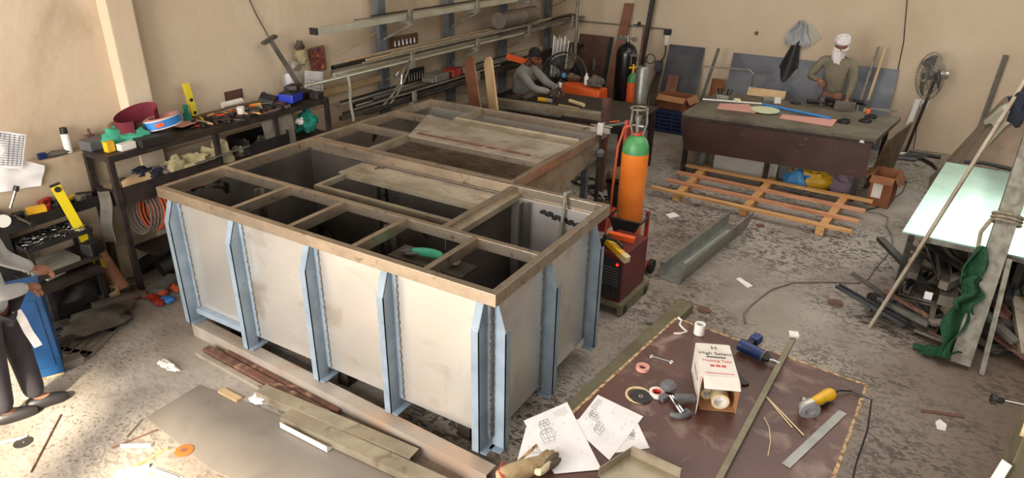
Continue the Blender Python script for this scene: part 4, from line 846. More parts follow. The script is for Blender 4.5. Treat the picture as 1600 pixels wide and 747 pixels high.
MB().lathe([(0, 0), (.062, 0), (.062, .004), (0, .004)], TR(p.x, p.y, ZT+.009), 32).build('disc', 'black', o); MB().lathe([(.008, 0), (.014, 0), (.014, .002), (.008, .002)], TR(p.x, p.y, ZT+.0132), 16).build('bore_ring', 'galv_warm', o)
# spanner
o = thing('spanner', 'thin steel spanner lying near the left edge of the brown table', 'spanner', tuple(t_(1032, 562)))
p, q = t_(1018, 557, .005), t_(1049, 566, .005); MB().bar(p, q, .011, .005).build('shank', 'chrome', o)
MB().torus(p, .011, .004, None, 14, 6).build('ring_end', 'chrome', o); MB().torus(q, .012, .004, None, 10, 6).build('jaw', 'chrome', o)
b = MB(); b.path([t_(x, y, .006) for x, y in ((1053, 521), (1064, 521), (1073, 518), (1066, 512), (1062, 507), (1065, 501), (1060, 496))], .0065); single(b, 'tape_strip', 'carton_white', 'curled strip of white tape at the far corner of the brown table', 'tape')
# plastic spring clamp
p = t_(1052, 622); o = thing('spring_clamp', 'grey plastic quick clamp lying in front of the tape carton', 'clamp', (p.x, p.y, ZT))
b = MB(); c = t_(1043, 612); b.lathe([(0, 0), (.045, 0), (.05, .02), (.03, .04), (0, .042)], TR(c.x, c.y, ZT+.03), 18); b.build('handle_head', 'grey_plastic', o, smooth=True)
MB().bar(t_(1055, 620, .05), t_(1086, 622, .03), .04, .03).build('grip', 'grey_plastic', o, bevel=.01)
MB().bar(t_(1046, 618, .03), t_(1064, 646, .015), .010, .006).bar(t_(1050, 618, .03), t_(1068, 644, .015), .010, .006).build('bar', 'chrome', o)
MB().path([t_(1048, 647, .015), t_(1058, 650, .02), t_(1068, 650, .02), t_(1078, 646, .015), t_(1070, 641, .02)], .018, 10).build('foot', 'grey_plastic', o, smooth=True)
MB().bar(t_(1032, 624, .015), t_(1042, 618, .02), .04, .03).build('jaw', 'grey_plastic', o, bevel=.006)
# blue drill
o = thing('cordless_drill', 'dark blue drill lying on the brown table behind the long bar', 'drill', tuple(t_(1180, 555)))
a, c = t_(1156, 538, .05), t_(1192, 556, .045); MB().tube(a, c, .040, .038, 16).build('body', 'blue_tool', o, smooth=True)
c2 = t_(1202, 562, .04); MB().pipe(c, c+(c2-c)*.25, .042, .02).build('ring', 'grey_plastic', o); MB().tube(c+(c2-c)*.2, c2, .034, .020, 14).build('chuck', 'black', o, smooth=True)
MB().tube(c2, t_(1218, 568, .03), .009).tube(t_(1206, 564, .038), t_(1212, 566, .033), .013).build('bit', 'chrome', o)
MB().bar(t_(1164, 541, .045), t_(1180, 531, .02), .045, .035).build('grip', 'black', o, bevel=.01)
MB().bar(t_(1176, 534, .03), t_(1186, 527, .03), .06, .055).build('battery', 'blue_tool', o, bevel=.012)
single(MB().bar(t_(1150, 586, .008), t_(1166, 602, .008), .04, .014), 'scraper', 'black', 'small black scraper beside the tape carton', 'tool')
# long bar across the table
p, q = t_(1239, 530, .016), V(*t_(1120, 756, .016)); single(MB().bar(p, q, .034, .03), 'steel_tube', 'olive_tube', 'long olive-grey square bar lying diagonally over the brown table', 'metal bar', bevel=.003)
q = t_(1240, 524, .036); single(MB().box(-.03, .03, -.028, .028, 0, .02, TR(q.x, q.y, ZT+.033, .3)), 'white_block', 'white_plastic', 'white plastic block on the far end of the long olive bar', 'block', bevel=.004)
for k, (a, c) in enumerate((((1195, 618), (1238, 668)), ((1193, 615), (1256, 680)))):
    single(MB().tube(t_(*a, .004), t_(*c, .004+.004*k), .0035, n=6), 'welding_rod', 'tape_roll', ('shorter', 'longer')[k]+' of the two thin pale rods crossing right of the olive bar', 'rod')
b = MB(); b.path([t_(x, y, .003) for x, y in ((1194, 652), (1202, 668), (1204, 690), (1200, 712))], .0025, 6); single(b, 'wire', 'tape_roll', 'thin bent wire lying between the rods and the flat bar', 'wire')
p, q = t_(1317, 644, .004), t_(1228, 728, .004); single(MB().bar(p, q, .045, .006), 'flat_bar', 'galv', 'pale flat steel bar lying at the right edge of the brown table', 'metal bar')
# yellow grinder
o = thing('angle_grinder', 'yellow angle grinder with a grey disc lying at the right of the brown table', 'grinder', tuple(t_(1275, 630)))
a, c = t_(1268, 631, .045), t_(1299, 615, .042); MB().path([a, a.lerp(c, .3), a.lerp(c, .6), a.lerp(c, .85), c, c+(c-a)*.12], .034, 14, taper=[.85, .92, 1.0, 1.15, 1.0, .5]).build('body', 'yellow', o, smooth=True)
MB().bar(a.lerp(c, .55)-V(.0, .03, .015), a.lerp(c, .8)-V(0, .035, .018), .05, .035).build('switch_guard', 'black', o, bevel=.01)
b = MB(); g0 = t_(1258, 636, .04); b.path([a, g0], .036, 12).ball(g0, .036, n=12); b.build('gear_head', 'cast', o, smooth=True)
MB().tube(g0+V(-.01, .0, -.01), g0+V(-.02, .05, .02), .014).build('spindle', 'chrome', o)
dc = t_(1265, 641, .05); md = frame(dc, dc+V(.045, -.08, -.012))
MB().lathe([(0, 0), (.055, 0), (.06, .004), (.055, .012), (.028, .014), (.024, .004), (0, .004)], md, 28).build('disc', 'disc_grey', o, smooth=True)
MB().path([c, t_(1312, 610, .03), t_(1330, 611, .012), t_(1346, 618, .01), V(*t_(1353, 622, .01))+V(.03, 0, 0)]+[V(.20, 3.75, .55), V(.19, 3.66, .35), V(.20, 3.5, .15), V(.24, 3.3, .02), V(.3, 2.9, .012)], .0055).build('power_cord', 'black', o)
MB().path([c, t_(1307, 612, .034)], .010, taper=[1, .7]).build('strain_relief', 'black', o)

# ================================================================ sheet table, leaning beams, covered machine at the right
ST = thing('scrap_rack', 'steel rack holding scrap metal under a pale mint sheet at the right edge', 'rack', (1.0, 7.6, 0))
SQ = [(.16, 6.40), (1.9, 6.32), (2.1, 8.78), (.45, 8.84)]
for x, y in ((.24, 6.46), (1.8, 6.42), (.5, 8.75), (2.0, 8.7), (1.05, 6.44)): MB().box(x-.025, x+.025, y-.025, y+.025, 0, .76).build('leg', 'rack_dark', ST)
for p, q in (((.22, 6.46, .74), (1.85, 6.40, .74)), ((.24, 6.46, .74), (.5, 8.75, .74)), ((1.8, 6.42, .74), (2.0, 8.7, .74)), ((.22, 6.46, .16), (1.85, 6.40, .16)), ((.24, 6.46, .16), (.5, 8.75, .16))):
    MB().bar(p, q, .04, .045).build('rail', 'rack_grey', ST)
b = MB()
for k in range(7): b.bar((.24+.04*k, 6.46+.36*k, .165), (1.85+.02*k, 6.40+.36*k, .165), .05, .012)
b.build('lower_shelf', 'rack_dark', ST)
b = MB(); b.prism([(.16, 6.40), (1.12, 6.36), (1.38, 8.81), (.45, 8.84)], .775, .790)
single(b, 'sheet_metal', 'mint', 'large pale mint glossy sheet lying on the scrap rack, left of the leaning beam', 'sheet')
b = MB(); b.prism([(1.14, 6.33), (1.95, 6.30), (2.15, 8.75), (1.40, 8.80)], .775, .786)
single(b, 'sheet_metal', 'mint', 'pale mint sheet at the frame edge, right of the leaning beam', 'sheet')
r = random.Random(12)
mats = ['scrap_a', 'scrap_b', 'rack_dark', 'dark_steel', 'galv', 'scrap_a', 'sheet_dark', 'rust']
cnt = 0
def scrap(x, y, z, L_, ang, tilt, w_, h_, m, kind, group, label):
    d_ = V(cos(ang)*cos(tilt), sin(ang)*cos(tilt), sin(tilt)); p = V(x, y, z); q = p+d_*L_
    b = MB(); t = .005
    if kind == 0: b.bar(p, q, w_, h_)
    elif kind == 1: b.profile(p, q, [(-w_/2, -h_/2), (w_/2, -h_/2), (w_/2, -h_/2+t), (-w_/2+t, -h_/2+t), (-w_/2+t, h_/2), (-w_/2, h_/2)])
    else: b.profile(p, q, [(-w_/2, -h_/2), (w_/2, -h_/2), (w_/2, h_/2), (w_/2-t, h_/2), (w_/2-t, -h_/2+t), (-w_/2+t, -h_/2+t), (-w_/2+t, h_/2), (-w_/2, h_/2)])
    cw = dict(scrap_a='dull grey', scrap_b='pale grey', rack_dark='charcoal', dark_steel='dark brown', galv='galvanised', sheet_dark='blue-grey', rust='rusty').get(m, 'grey')
    if group: label = cw+' '+('flat', 'angle', 'channel')[kind]+' '+label
    return single(b, 'metal_offcut', m, label, 'metal offcut', group)
for k in range(34):
    x = .30+r.random()*1.45; y = 6.15+r.random()*.3; z = .21+.013*k+r.random()*.02
    if z > .62: z = .25+r.random()*.3
    scrap(x, y, z, .4+r.random()*.8, pi/2+r.uniform(-.55, .55), r.uniform(-.12, .16), .05+r.random()*.05, .03+r.random()*.05, r.choice(mats), r.randrange(3), 'scrap metal inside the rack', 'steel offcut among the scrap inside the rack under the mint sheet')
for k in range(34):
    x = .26+r.random()*1.55; y = 5.98+r.random()*.25; z = .02+r.random()*.16
    scrap(x, y, z+.02, .25+r.random()*.45, r.uniform(.4, 2.9), r.uniform(-.05, .3), .03+r.random()*.05, .02+r.random()*.03, r.choice(mats+['scrap_b', 'galv']), r.randrange(3), 'scrap metal spilling before the rack', 'short steel offcut spilling onto the floor in front of the scrap rack')
scrap(1.22, 6.0, .12, .55, 1.8, .5, .09, .05, 'plate_dusty', 0, None, 'pale wide plank-like offcut standing among the scrap right of the leaning beam')
scrap(.62, 6.25, .30, .9, 1.5, .10, .13, .10, 'scrap_b', 0, None, 'thick grey square tube with a white end label, uppermost in the scrap rack')
q = at(1455, 437, .40); single(MB().box(q.x-.03, q.x+.03, 6.205, 6.21, .30, .37), 'paper_label', 'paper', 'small white label on the end of the thick tube in the scrap rack', 'label')
scrap(.28, 6.2, .03, .9, -.08, 0, .03, .03, 'black', 0, None, 'long dark bar lying on the floor along the front of the scrap rack')
single(MB().lump((.16, 6.3, .10), (.12, .10, .14), .25, 21), 'black_bag', 'black', 'black bag slumped at the left front corner of the scrap rack', 'bag', smooth=True)
q = at(1475, 660, 0); slab('paper', 'paper', 'white scrap of paper on the open floor right of the brown table', 'paper', [(1461, 660), (1468, 656), (1479, 664), (1477, 674), (1464, 671)], .006, 0)
slab('wood_strip', 'rust', 'thin dark strip on the floor right of the brown table', 'strip', [(1440, 640), (1508, 650), (1507, 654), (1438, 644)][0:4], .006, 0)
# the leaning beam, sticks, rope and netting
f0 = at(1497, 572, 0); f1 = aty(1612, 225, 6.75); dr = (f1-f0).normalized(); top = f0+dr*((f1-f0).length+.9)
single(MB().bar(f0+V(0, 0, .02), top, .145, .09, (0, -1, .6)), 'steel_beam', 'rack_grey', 'thick pale grey beam leaning at the right, its foot wrapped in green netting', 'beam', bevel=.004)
s0 = at(1358, 513, 0); s1 = aty(1600, 130, 6.95); ds = (s1-s0); single(MB().bar(s0, s0+ds*1.25, .028, .022), 'wooden_batten', 'plate_dusty', 'long thin pale batten leaning across the mint sheet', 'batten')
s0 = at(1533, 586, 0); s1 = f0+dr*.95+V(.09, -.09, 0); single(MB().bar(s0, s1+(s1-s0)*.02, .035, .03), 'wooden_stick', 'rack_grey', 'short grey stick leaning on the thick beam from the right', 'stick')
u_ = dr.cross(V(0, 1, 0)).normalized(); rp = f0+dr*1.22; cdir = dr.cross(V(0, -1, .6)).normalized(); n2 = cdir.cross(dr).normalized()
b = MB()
for k in range(3):
    c = rp+dr*(.03*k); b.path([c+cdir*(.105*cos(a))*(1 if abs(cos(a)) < .7 else 1)+n2*(.075*sin(a)) for a in [2*pi*i/16 for i in range(16)]], .011, 6, closed=True)
b.path([rp-cdir*.1, rp-cdir*.14-dr*.12, rp-cdir*.12-dr*.3, rp-cdir*.10-dr*.42, rp-cdir*.11-dr*.5], .016)
single(b, 'rope', 'rope', 'grey rope knotted around the thick leaning beam', 'rope')
b = MB()
base = f0+dr*.05-cdir*.10
b.sheet(lambda u, v: f0+dr*(.02+.95*v)-cdir*(.07+.10*u*(1.2-.5*v)+.035*sin(v*13+u*4))-n2*(-.07-.05*sin(u*7+v*8)), 12, 26, .012)
b.sheet(lambda u, v: f0+dr*(.42+.30*v)-cdir*(.02+.13*u+.03*sin(v*9))+n2*(.10+.045*sin(u*8+v*5)), 14, 12, .012)
b.sheet(lambda u, v: V(f0.x-.30+.26*u+.04*sin(v*7), f0.y-.02+.16*v, .02+.10*u*u+.02*sin(u*8+v*6)**2), 12, 10, .01)
single(b, 'netting', 'green_net', 'dark green netting bunched around the foot of the leaning beam', 'netting', smooth=True)
# covered machine
b = MB()
def tarp(u, v):
    x = .42+2.6*u; y = 8.95+1.9*v
    prof = min(1, u/.20)**.75*(1.0+.42*min(1, u/.35)); z = prof*(.62+.38*min(1, v/.25))*(1 if v < .85 else 1-(v-.85)*3)
    z = max(.01, z+.05*noise.noise(V(u*6, v*5, 2))+.02*noise.noise(V(u*18, v*14, 5)))
    return (x-.1*v*0, y, z)
b.sheet(tarp, 44, 30, .01)
single(b, 'tarpaulin', 'tarp', 'brown tarpaulin draped over a machine in the right back corner', 'tarpaulin', smooth=True)
b = MB(); b.sheet(lambda u, v: (.82+1.1*u+.05*sin(v*6), 9.3+.9*v, max(.1, tarp((.4+1.1*u)/2.6, (.35+.9*v)/1.9)[2]+.035+.05*sin(u*11+v*4)+.03*sin(v*17))), 30, 20, .004)
single(b, 'plastic_cover', 'plastic_film', 'cloudy plastic film lying over the top of the brown tarpaulin', 'plastic sheet', smooth=True)
q = aty(1596, 165, 6.95); single(MB().lump(q, (.09, .07, .14), .3, 31, flat=False), 'blue_rag', 'navy_cloth', 'dark blue rag tied at the top of the long thin batten', 'rag', smooth=True)
b = MB(); b.path([(.62, 8.93, .80), (.8, 8.93, .82), (1.1, 8.90, .80)], .02); single(b, 'hose', 'black', 'black hose end along the back edge of the mint sheet', 'hose')
# machine vice handle at the lower right edge
q = at(1600, 700, .75)
VM = thing('drill_press', 'dark grey machine column with a black star knob at the lower right edge', 'machine', (q.x+.1, q.y, 0))
MB().box(q.x-.05, q.x+.22, q.y-.12, q.y+.12, 0, .95).build('column', 'olive_tube', VM, bevel=.01)
MB().bar((q.x-.02, q.y+.05, .97), (q.x-.05, q.y-.12, .90), .03, .03).build('arm', 'tape_roll', VM); MB().bar((q.x+.04, q.y+.05, .97), (q.x+.01, q.y-.12, .90), .03, .03).build('arm', 'tape_roll', VM)
k0 = at(1552, 623, .98); k1 = V(q.x+.02, q.y+.04, .98); MB().tube(k0, k1, .007).build('rod', 'chrome', VM)
dk = (k1-k0).normalized(); b = MB(); mk = frame(k0-dk*.01, k1)
b.lathe([(0, 0), (.018, 0), (.018, .05), (.01, .06), (0, .06)], mk, 12)
for a in range(5): b.tube(mk @ V(.018*cos(a*1.257), .018*sin(a*1.257), .0), mk @ V(.018*cos(a*1.257), .018*sin(a*1.257), .024), .013, n=8)
b.build('knob', 'black', VM, smooth=True)
MB().bar((q.x-.07, q.y-.13, .72), (q.x-.12, q.y-.2, .45), .05, .01).build('label', 'white_plastic', VM)
# ================================================================ floor in front of the big tank
bm_ = MB(); p, q = V(-4.72, 2.835, 0), V(-1.72, 2.70, 0)
t = .005
bm_.profile(p, q, [(-.075, 0), (.075, 0), (.075, .115), (-.075, .115)])
# hollow end: open square tube
bb = MB(); prof_o = [(-.052, .002), (.052, .002), (.052, .117), (-.052, .117)]; prof_i = [(-.046, .009), (.046, .009), (.046, .110), (-.046, .110)]
m_ = frame(p, q); l = (q-p).length; vs = []
P_ = [(x, y, z) for z in (0, l) for pr in (prof_o, prof_i) for x, y in pr]
Fc = []
for i in range(4):
    j = (i+1) % 4; Fc += [(i, j, 8+j, 8+i), (4+i, 12+i, 12+j, 4+j), (i, 4+i, 4+j, j), (8+i, 8+j, 12+j, 12+i)]
bb.verts(P_, Fc, m_); bm_.bm.free()
single(bb, 'steel_beam', 'box_steel', 'long thick square steel beam on the floor under the front edge of the big tank', 'beam')
slab('steel_sheet', 'sheet_floor', 'large flat grey steel sheet lying on the floor in front of the tank', 'metal sheet', [(228, 653), (312, 602), (705, 752), (600, 850), (330, 735)], .006, 0)
def hollow(p, q, w_, h_, t=.005):
    b = MB(); p, q = Vector(p), Vector(q); m = frame(p, q); l = (q-p).length; o = [(-w_/2, -h_/2), (w_/2, -h_/2), (w_/2, h_/2), (-w_/2, h_/2)]; i_ = [(x*(1-2*t/w_), y*(1-2*t/h_)) for x, y in o]
    P = [(x, y, z) for z in (0, l) for pr in (o, i_) for x, y in pr]; F = []
    for i in range(4):
        j = (i+1) % 4; F += [(i, j, 8+j, 8+i), (4+i, 12+i, 12+j, 4+j), (i, 4+i, 4+j, j), (8+i, 8+j, 12+j, 12+i)]
    return b.verts(P, F, m)
def g0(x, y, z=0): return at(x, y, z)
single(hollow(g0(408, 612, .05), g0(648, 715, .05), .10, .07), 'steel_tube', 'galv_warm', 'clean rectangular steel tube lying on the floor, nearest the thick beam', 'metal tube')
single(hollow(g0(448, 650, .045), g0(700, 765, .045), .11, .06), 'steel_tube', 'galv_warm', 'second clean rectangular steel tube, lying half over the grey floor sheet', 'metal tube')
single(MB().bar((-4.42, 2.68, .03), (-3.02, 2.615, .03), .06, .055), 'steel_tube', 'rust', 'rusty brown steel tube end lying close along the thick beam', 'metal tube', bevel=.004)
single(MB().bar((-4.25, 2.735, .025), (-2.98, 2.675, .025), .04, .05), 'steel_angle', 'rust', 'dark rusty steel bar between the rusty tube and the thick beam', 'metal bar')
single(MB().bar((-4.46, 2.625, .018), (-3.45, 2.575, .018), .04, .034), 'timber_strip', 'plate_dusty', 'paint-flaked pale timber strip in front of the rusty tube', 'timber')
for (a, c, l) in (((447, 662), (520, 700), 'short white channel offcut lying on the floor sheet, its left half'), ((475, 672), (526, 700), 'short white channel offcut lying on the floor sheet, its right half')):
    b = MB(); b.profile(g0(*a, .012), g0(*c, .012), [(-.05, 0), (.05, 0), (.05, .045), (.045, .045), (.045, .005), (-.045, .005), (-.045, .045), (-.05, .045)]); 
    if a[0] == 447: single(b, 'channel_offcut', 'white_plastic', 'short whitish steel channel offcut lying on the grey floor sheet', 'metal offcut')
single(MB().bar(g0(345, 610, .012), g0(374, 625, .012), .05, .02), 'wood_block', 'ply', 'small pale block under the near tube end beside crumpled paper', 'block')
single(MB().lump(g0(404, 624, .02), (.07, .05, .03), .3, 41, 14), 'crumpled_paper', 'paper', 'crumpled white paper at the far end of the clean steel tubes', 'paper')
single(MB().lump(g0(262, 572, .015), (.11, .035, .02), .4, 42, 16), 'foil_scrap', 'carton_white', 'crumpled white foil scrap on the open floor left of the tank', 'scrap')
for k, (a, c, l) in enumerate((((191, 697), (238, 696), 'small white angle offcut on the floor, farthest of three by the sheet'), ((182, 740), (234, 728), 'small white angle offcut on the floor, middle one of three by the sheet'), ((241, 733), (282, 748), 'small white angle offcut on the floor, nearest the bottom edge of the sheet'))):
    b = MB(); b.profile(g0(*a, .004), g0(*c, .004), [(-.018, 0), (.018, 0), (.018, .004), (-.014, .004), (-.014, .028), (-.018, .028)]); single(b, 'angle_offcut', 'white_plastic', l, 'metal offcut')
p = g0(288, 706, .001); o = thing('grinding_disc', 'orange flap disc lying at the edge of the grey floor sheet', 'disc', (p.x, p.y, .007))
MB().lathe([(.012, 0), (.055, 0), (.058, .006), (.03, .01), (.012, .008)], TR(p.x, p.y, .007), 24).build('disc', 'orange_vivid', o, smooth=True); MB().lathe([(0, 0), (.012, 0), (.02, .012), (0, .012)], TR(p.x, p.y, .007), 12).build('hub', 'rust', o)
p = g0(36, 692); single(MB().lathe([(.01, 0), (.055, 0), (.055, .004), (.01, .004)], TR(p.x, p.y, .002), 24), 'cutting_disc', 'rack_dark', 'thin dark cutting disc lying on the sunlit floor at the left', 'disc')
b = MB(); b.path([g0(x, y, .006) for x, y in ((0, 692), (14, 688), (30, 686), (42, 681))], .008); single(b, 'plastic_strip', 'paper', 'thin white strip on the sunlit floor beyond the dark cutting disc', 'strip')
for k, (a, c, m2, l) in enumerate((((210, 730), (262, 700), 'wood_new', 'thin stick with a pale end lying between the white angle offcuts'), ((175, 700), (245, 672), 'rust', 'thin rusty rod at the left corner of the grey floor sheet'), ((95, 648), (48, 738), 'rust', 'long thin rod lying across the sunlit floor'), ((198, 683), (222, 655), 'scrap_b', 'short flat strip at the corner of the grey floor sheet'))):
    single(MB().tube(g0(*a, .006), g0(*c, .006), .006, n=6), 'thin_rod', m2, l, 'rod')
b = MB(); P0 = [g0(x, y, .012) for x, y in ((90, 548), (128, 512), (182, 514), (140, 556))]; 
# slotted plate
o = thing('slotted_plate', 'grey slotted steel plate lying on the floor by the blue cabinet', 'metal plate', tuple(P0[0]))
def q_(u, v): p = (P0[0]*(1-u)+P0[3]*u)*(1-v)+(P0[1]*(1-u)+P0[2]*u)*v; return p
b = MB()
for v in (.06, .94): b.bar(q_(0, v), q_(1, v), .05, .012)
for u in (.04, .28, .52, .76, .97): b.bar(q_(u, 0), q_(u, 1), .055, .012)
b.build('plate', 'scrap_b', o)
single(MB().bar(g0(92, 572, .03), g0(128, 558, .03), .10, .06), 'steel_box', 'scrap_b', 'grey folded steel box piece on the floor right of the blue cabinet', 'metal offcut', bevel=.004)
single(MB().bar(g0(60, 592, .012), g0(92, 576, .012), .06, .02), 'wood_block', 'ply', 'pale timber piece under the blue cabinet foot', 'timber')
# blue cabinet by the left man
cbx = thing('steel_cabinet', 'blue steel cabinet standing on the floor in front of the man at the left edge', 'cabinet', (-5.26, 1.86, 0), -.45); W = WM[cbx]
MB().box(-.13, .13, -.14, .14, .02, .74, W).build('body', 'blue_cabinet', cbx, bevel=.008)
MB().box(-.10, .10, -.148, -.141, .10, .66, W).build('door', 'blue_cabinet', cbx, bevel=.004)
MB().box(.1305, .136, -.10, .10, .10, .66, W).build('side_door', 'blue_cabinet', cbx, bevel=.004)
MB().box(-.12, .12, -.13, .13, 0, .02, W).build('foot', 'ply', cbx)
# ================================================================ left wall: shelf, tray table, leaning things
L_ = WX+.14
SHF = thing('wall_shelf', 'narrow black wall shelf with hand tools on it at the left', 'shelf', (L_, 2.5, .93))
MB().box(L_, L_+.16, 1.9, 2.95, .90, .92).build('board', 'black', SHF); MB().box(L_+.155, L_+.165, 1.9, 2.95, .86, .95).build('lip', 'black', SHF)
def shelf_tool(px, py, sz, m, label, cat='tool', rz=0, z=.925, name='hand_tool', x=None, ry=0):
    p = atx(px, py, x or L_+.07); return obox(name, m, label, cat, (p.x, p.y), sz, rz, .008, z, ry=ry)
shelf_tool(57, 298, (.10, .22, .05), 'red_print', 'red power tool on the black wall shelf', rz=.2, name='power_tool')
shelf_tool(50, 306, (.07, .14, .05), 'yellow', 'yellow and red gun-shaped tool in front of the red one on the black wall shelf', rz=-.3, name='power_tool', x=L_+.13, z=.955)
shelf_tool(63, 292, (.05, .12, .03), 'red_machine', 'second red tool behind on the black wall shelf', rz=.5, x=L_+.03, z=.98)
shelf_tool(106, 294, (.03, .12, .03), 'yellow', 'yellow handled tool at the right of the black wall shelf', rz=.6, z=.95)
for k, x in enumerate((20, 35, 80, 95, 118, 128)):
    shelf_tool(x, 305-k*3, (.07, .09+.02*(k % 3), .05), ('black', 'rack_grey', 'black')[k % 3], ('small dark tool at the left end', 'small grey tool left of the red one', 'dark tool right of the yellow level top', 'dark tool past the level', 'black tool near the right end', 'black tool at the far right end')[k]+' of the black wall shelf', rz=k*.5)
# star-handled feed hub
HB = thing('drill_press', 'drill press hub with two chrome lever handles at the left edge', 'machine', (-5.85, 2.15, .9))
p = atx(12, 342, -5.85); MB().tube((p.x-.1, p.y-.03, p.z), (p.x+.1, p.y-.03, p.z), .06, n=16).build('hub', 'black', HB, smooth=True)
q = atx(4, 345, -5.75); MB().tube((q.x, q.y, q.z), (q.x+.02, q.y, q.z), .05, n=18).build('dial', 'white_plastic', HB)
for a, c in (((16, 325), (25, 295)), ((22, 338), (50, 351))):
    u, v = atx(*a, -5.8), atx(*c, -5.8); MB().tube(u, v, .010).build('lever', 'chrome', HB); MB().tube(u.lerp(v, .88), u.lerp(v, 1.15), .020).build('grip', 'black', HB)
MB().box(-6.1, -5.95, 1.95, 2.18, .442, 1.05).build('column', 'black', HB, bevel=.01)
# tray table with bolts
TT = thing('tray_table', 'small black steel table with a tray of bolts by the left wall', 'table', (-5.95, 2.45, 0))
b = MB(); b.box(-6.1, -5.78, 2.2, 2.72, .72, .73)
for a in ((-6.1, -5.78, 2.2, 2.205), (-6.1, -5.78, 2.715, 2.72), (-6.1, -6.095, 2.2, 2.72), (-5.785, -5.78, 2.2, 2.72)): b.box(*a, .73, .76)
b.build('tray', 'black', TT)
for x, y in ((-6.08, 2.22), (-5.8, 2.22), (-5.8, 2.7), (-6.08, 2.7)): MB().box(x-.015, x+.015, y-.015, y+.015, 0, .72).build('leg', 'black', TT)
MB().box(-6.1, -5.70, 2.12, 2.70, .50, .52).build('lower_shelf', 'dark_steel', TT)
r = random.Random(5); b = MB()
for k in range(150):
    x, y, a = -6.08+r.random()*.28, 2.22+r.random()*.48, r.random()*6.28; z = .735+r.random()*.03; l = .02+r.random()*.025
    b.tube((x, y, z), (x+l*cos(a), y+l*sin(a), z+r.uniform(-.006, .01)), .0045, n=5)
single(b, 'bolts', 'chrome', 'loose heap of steel bolts and bits in the black tray', 'bolts', kind='stuff')
for k in range(4): single(MB().bar((-5.98+.07*k, 2.18, .545), (-5.98+.07*k, 2.55, .545), .045, .04), 'steel_bar', 'rack_grey', ('grey steel bar on the lower shelf of the tray table, nearest the wall', 'grey steel bar second from the wall on the tray table shelf', 'grey steel bar third from the wall on the tray table shelf', 'grey steel bar at the outer edge of the tray table shelf')[k], 'metal bar')
obox('machine_part', 'black', 'black cast machine part at the right of the tray table shelf', 'machine part', (-5.78, 2.68), (.12, .14, .12), .3, .02, .525)
OT = thing('workbench', 'low dark steel bench against the left wall below the tray table', 'workbench', (-5.85, 2.2, 0))
MB().box(-6.1, -5.62, 1.7, 2.66, .41, .44).build('top', 'dark_steel', OT)
for x, y in ((-5.65, 2.2), (-5.65, 2.62), (-6.06, 1.75), (-6.06, 2.62)): MB().box(x-.02, x+.02, y-.02, y+.02, 0, .41).build('leg', 'black', OT)
obox('carton', 'carton_white', 'small white cardboard box on the low dark bench', 'box', tuple(at(81, 430, .445))[:2], (.13, .16, .08), .15, .004, .442)
obox('carton', 'plate_dusty', 'small dusty pale box left of the white one on the low dark bench', 'box', tuple(at(52, 425, .445))[:2], (.10, .14, .06), .15, .004, .442)
single(MB().lump((-5.85, 2.45, .18), (.20, .3, .2), .2, 51), 'dark_bag', 'black', 'dark heap of sacking under the low bench', 'sack', smooth=True)
for k, (x, y, z, s, m2, l) in enumerate(((150, 500, .05, (.22, .3, .08), 'grey_cloth', 'flattened grey sack on the floor before the low bench'), (170, 492, .05, (.1, .1, .05), 'plate_dusty', 'crumpled pale rag on the floor beside the flattened sack'), (125, 480, .08, (.12, .14, .1), 'black', 'dark crumpled cloth on the floor under the bench end'), (262, 468, .03, (.07, .05, .03), 'blue_vivid', 'crumpled blue wrapper on the floor by the first tank rib'))):
    p = at(x, y, z); single(MB().lump(p, s, .22, 60+k), 'floor_rag', m2, l, 'rag', smooth=True)
# yellow levels, pipes, coil
p, q = at(183, 462, 0), atx(86, 290, -5.9); q = V(q.x, q.y, q.z)
LV = thing('spirit_level', 'long yellow spirit level leaning against the left wall', 'spirit level', tuple(p))
MB().bar(p, q, .075, .028, (1, -.3, .2)).build('body', 'yellow_level', LV, bevel=.003)
for t_k in (.03, .40, .97):
    c = p.lerp(q, t_k)+V(.016, -.004, .003); MB().tube(c, c+V(.008, -.002, 0), .024, n=14).build('vial', 'black', LV)
MB().bar(q, q+(q-p)*.01, .078, .031, (1, -.3, .2)).build('end_cap', 'black', LV)
p, q = at(188, 452, .08), atx(140, 372, L_+.06); single(MB().tube(p, q, .085, .055, 18), 'plastic_pipe', 'pipe_pvc', 'tan tapered plastic pipe leaning behind the long yellow level', 'pipe', smooth=True)
p = at(172, 478, .0); b = MB()
for k in range(6): b.torus((p.x, p.y, .016+.026*k), .085, .015)
single(b, 'cable_coil', 'tape_roll', 'pale ribbed coil of hose standing at the foot of the yellow level', 'coil')
p = at(222, 415, .1); single(MB().tube((p.x-.1, p.y, .05), (p.x-.05, p.y+.4, .12), .10, n=16), 'plastic_pipe', 'dark_steel', 'short wide dark pipe lying behind the rack leg', 'pipe', smooth=True)
p = at(250, 420, .1); single(MB().tube((p.x, p.y, .10), (p.x+.05, p.y+.35, .16), .09, n=16), 'plastic_pipe', 'rack_dark', 'wide dark pipe section stacked right of the rack leg', 'pipe', smooth=True)
obox('metal_case', 'galv', 'flat silver metal case lying on the floor behind the rack leg', 'case', tuple(at(262, 450, 0))[:2], (.12, .30, .07), .5, .006, .002)
for k, (x, y) in enumerate(((208, 468), (225, 465), (240, 470), (256, 462), (275, 455), (215, 455), (250, 478), (200, 480))):
    p = at(x, y, 0); single(MB().lump((p.x, p.y, .03), (.05+.02*(k % 3), .04, .03), .3, 70+k, 12), 'scrap_piece', ('hose_orange', 'rust', 'red_machine', 'hose_orange')[k % 4], 'small orange and rusty scrap among the litter at the rack foot', 'scrap', 'litter at the rack foot')
jr = random.Random(77)
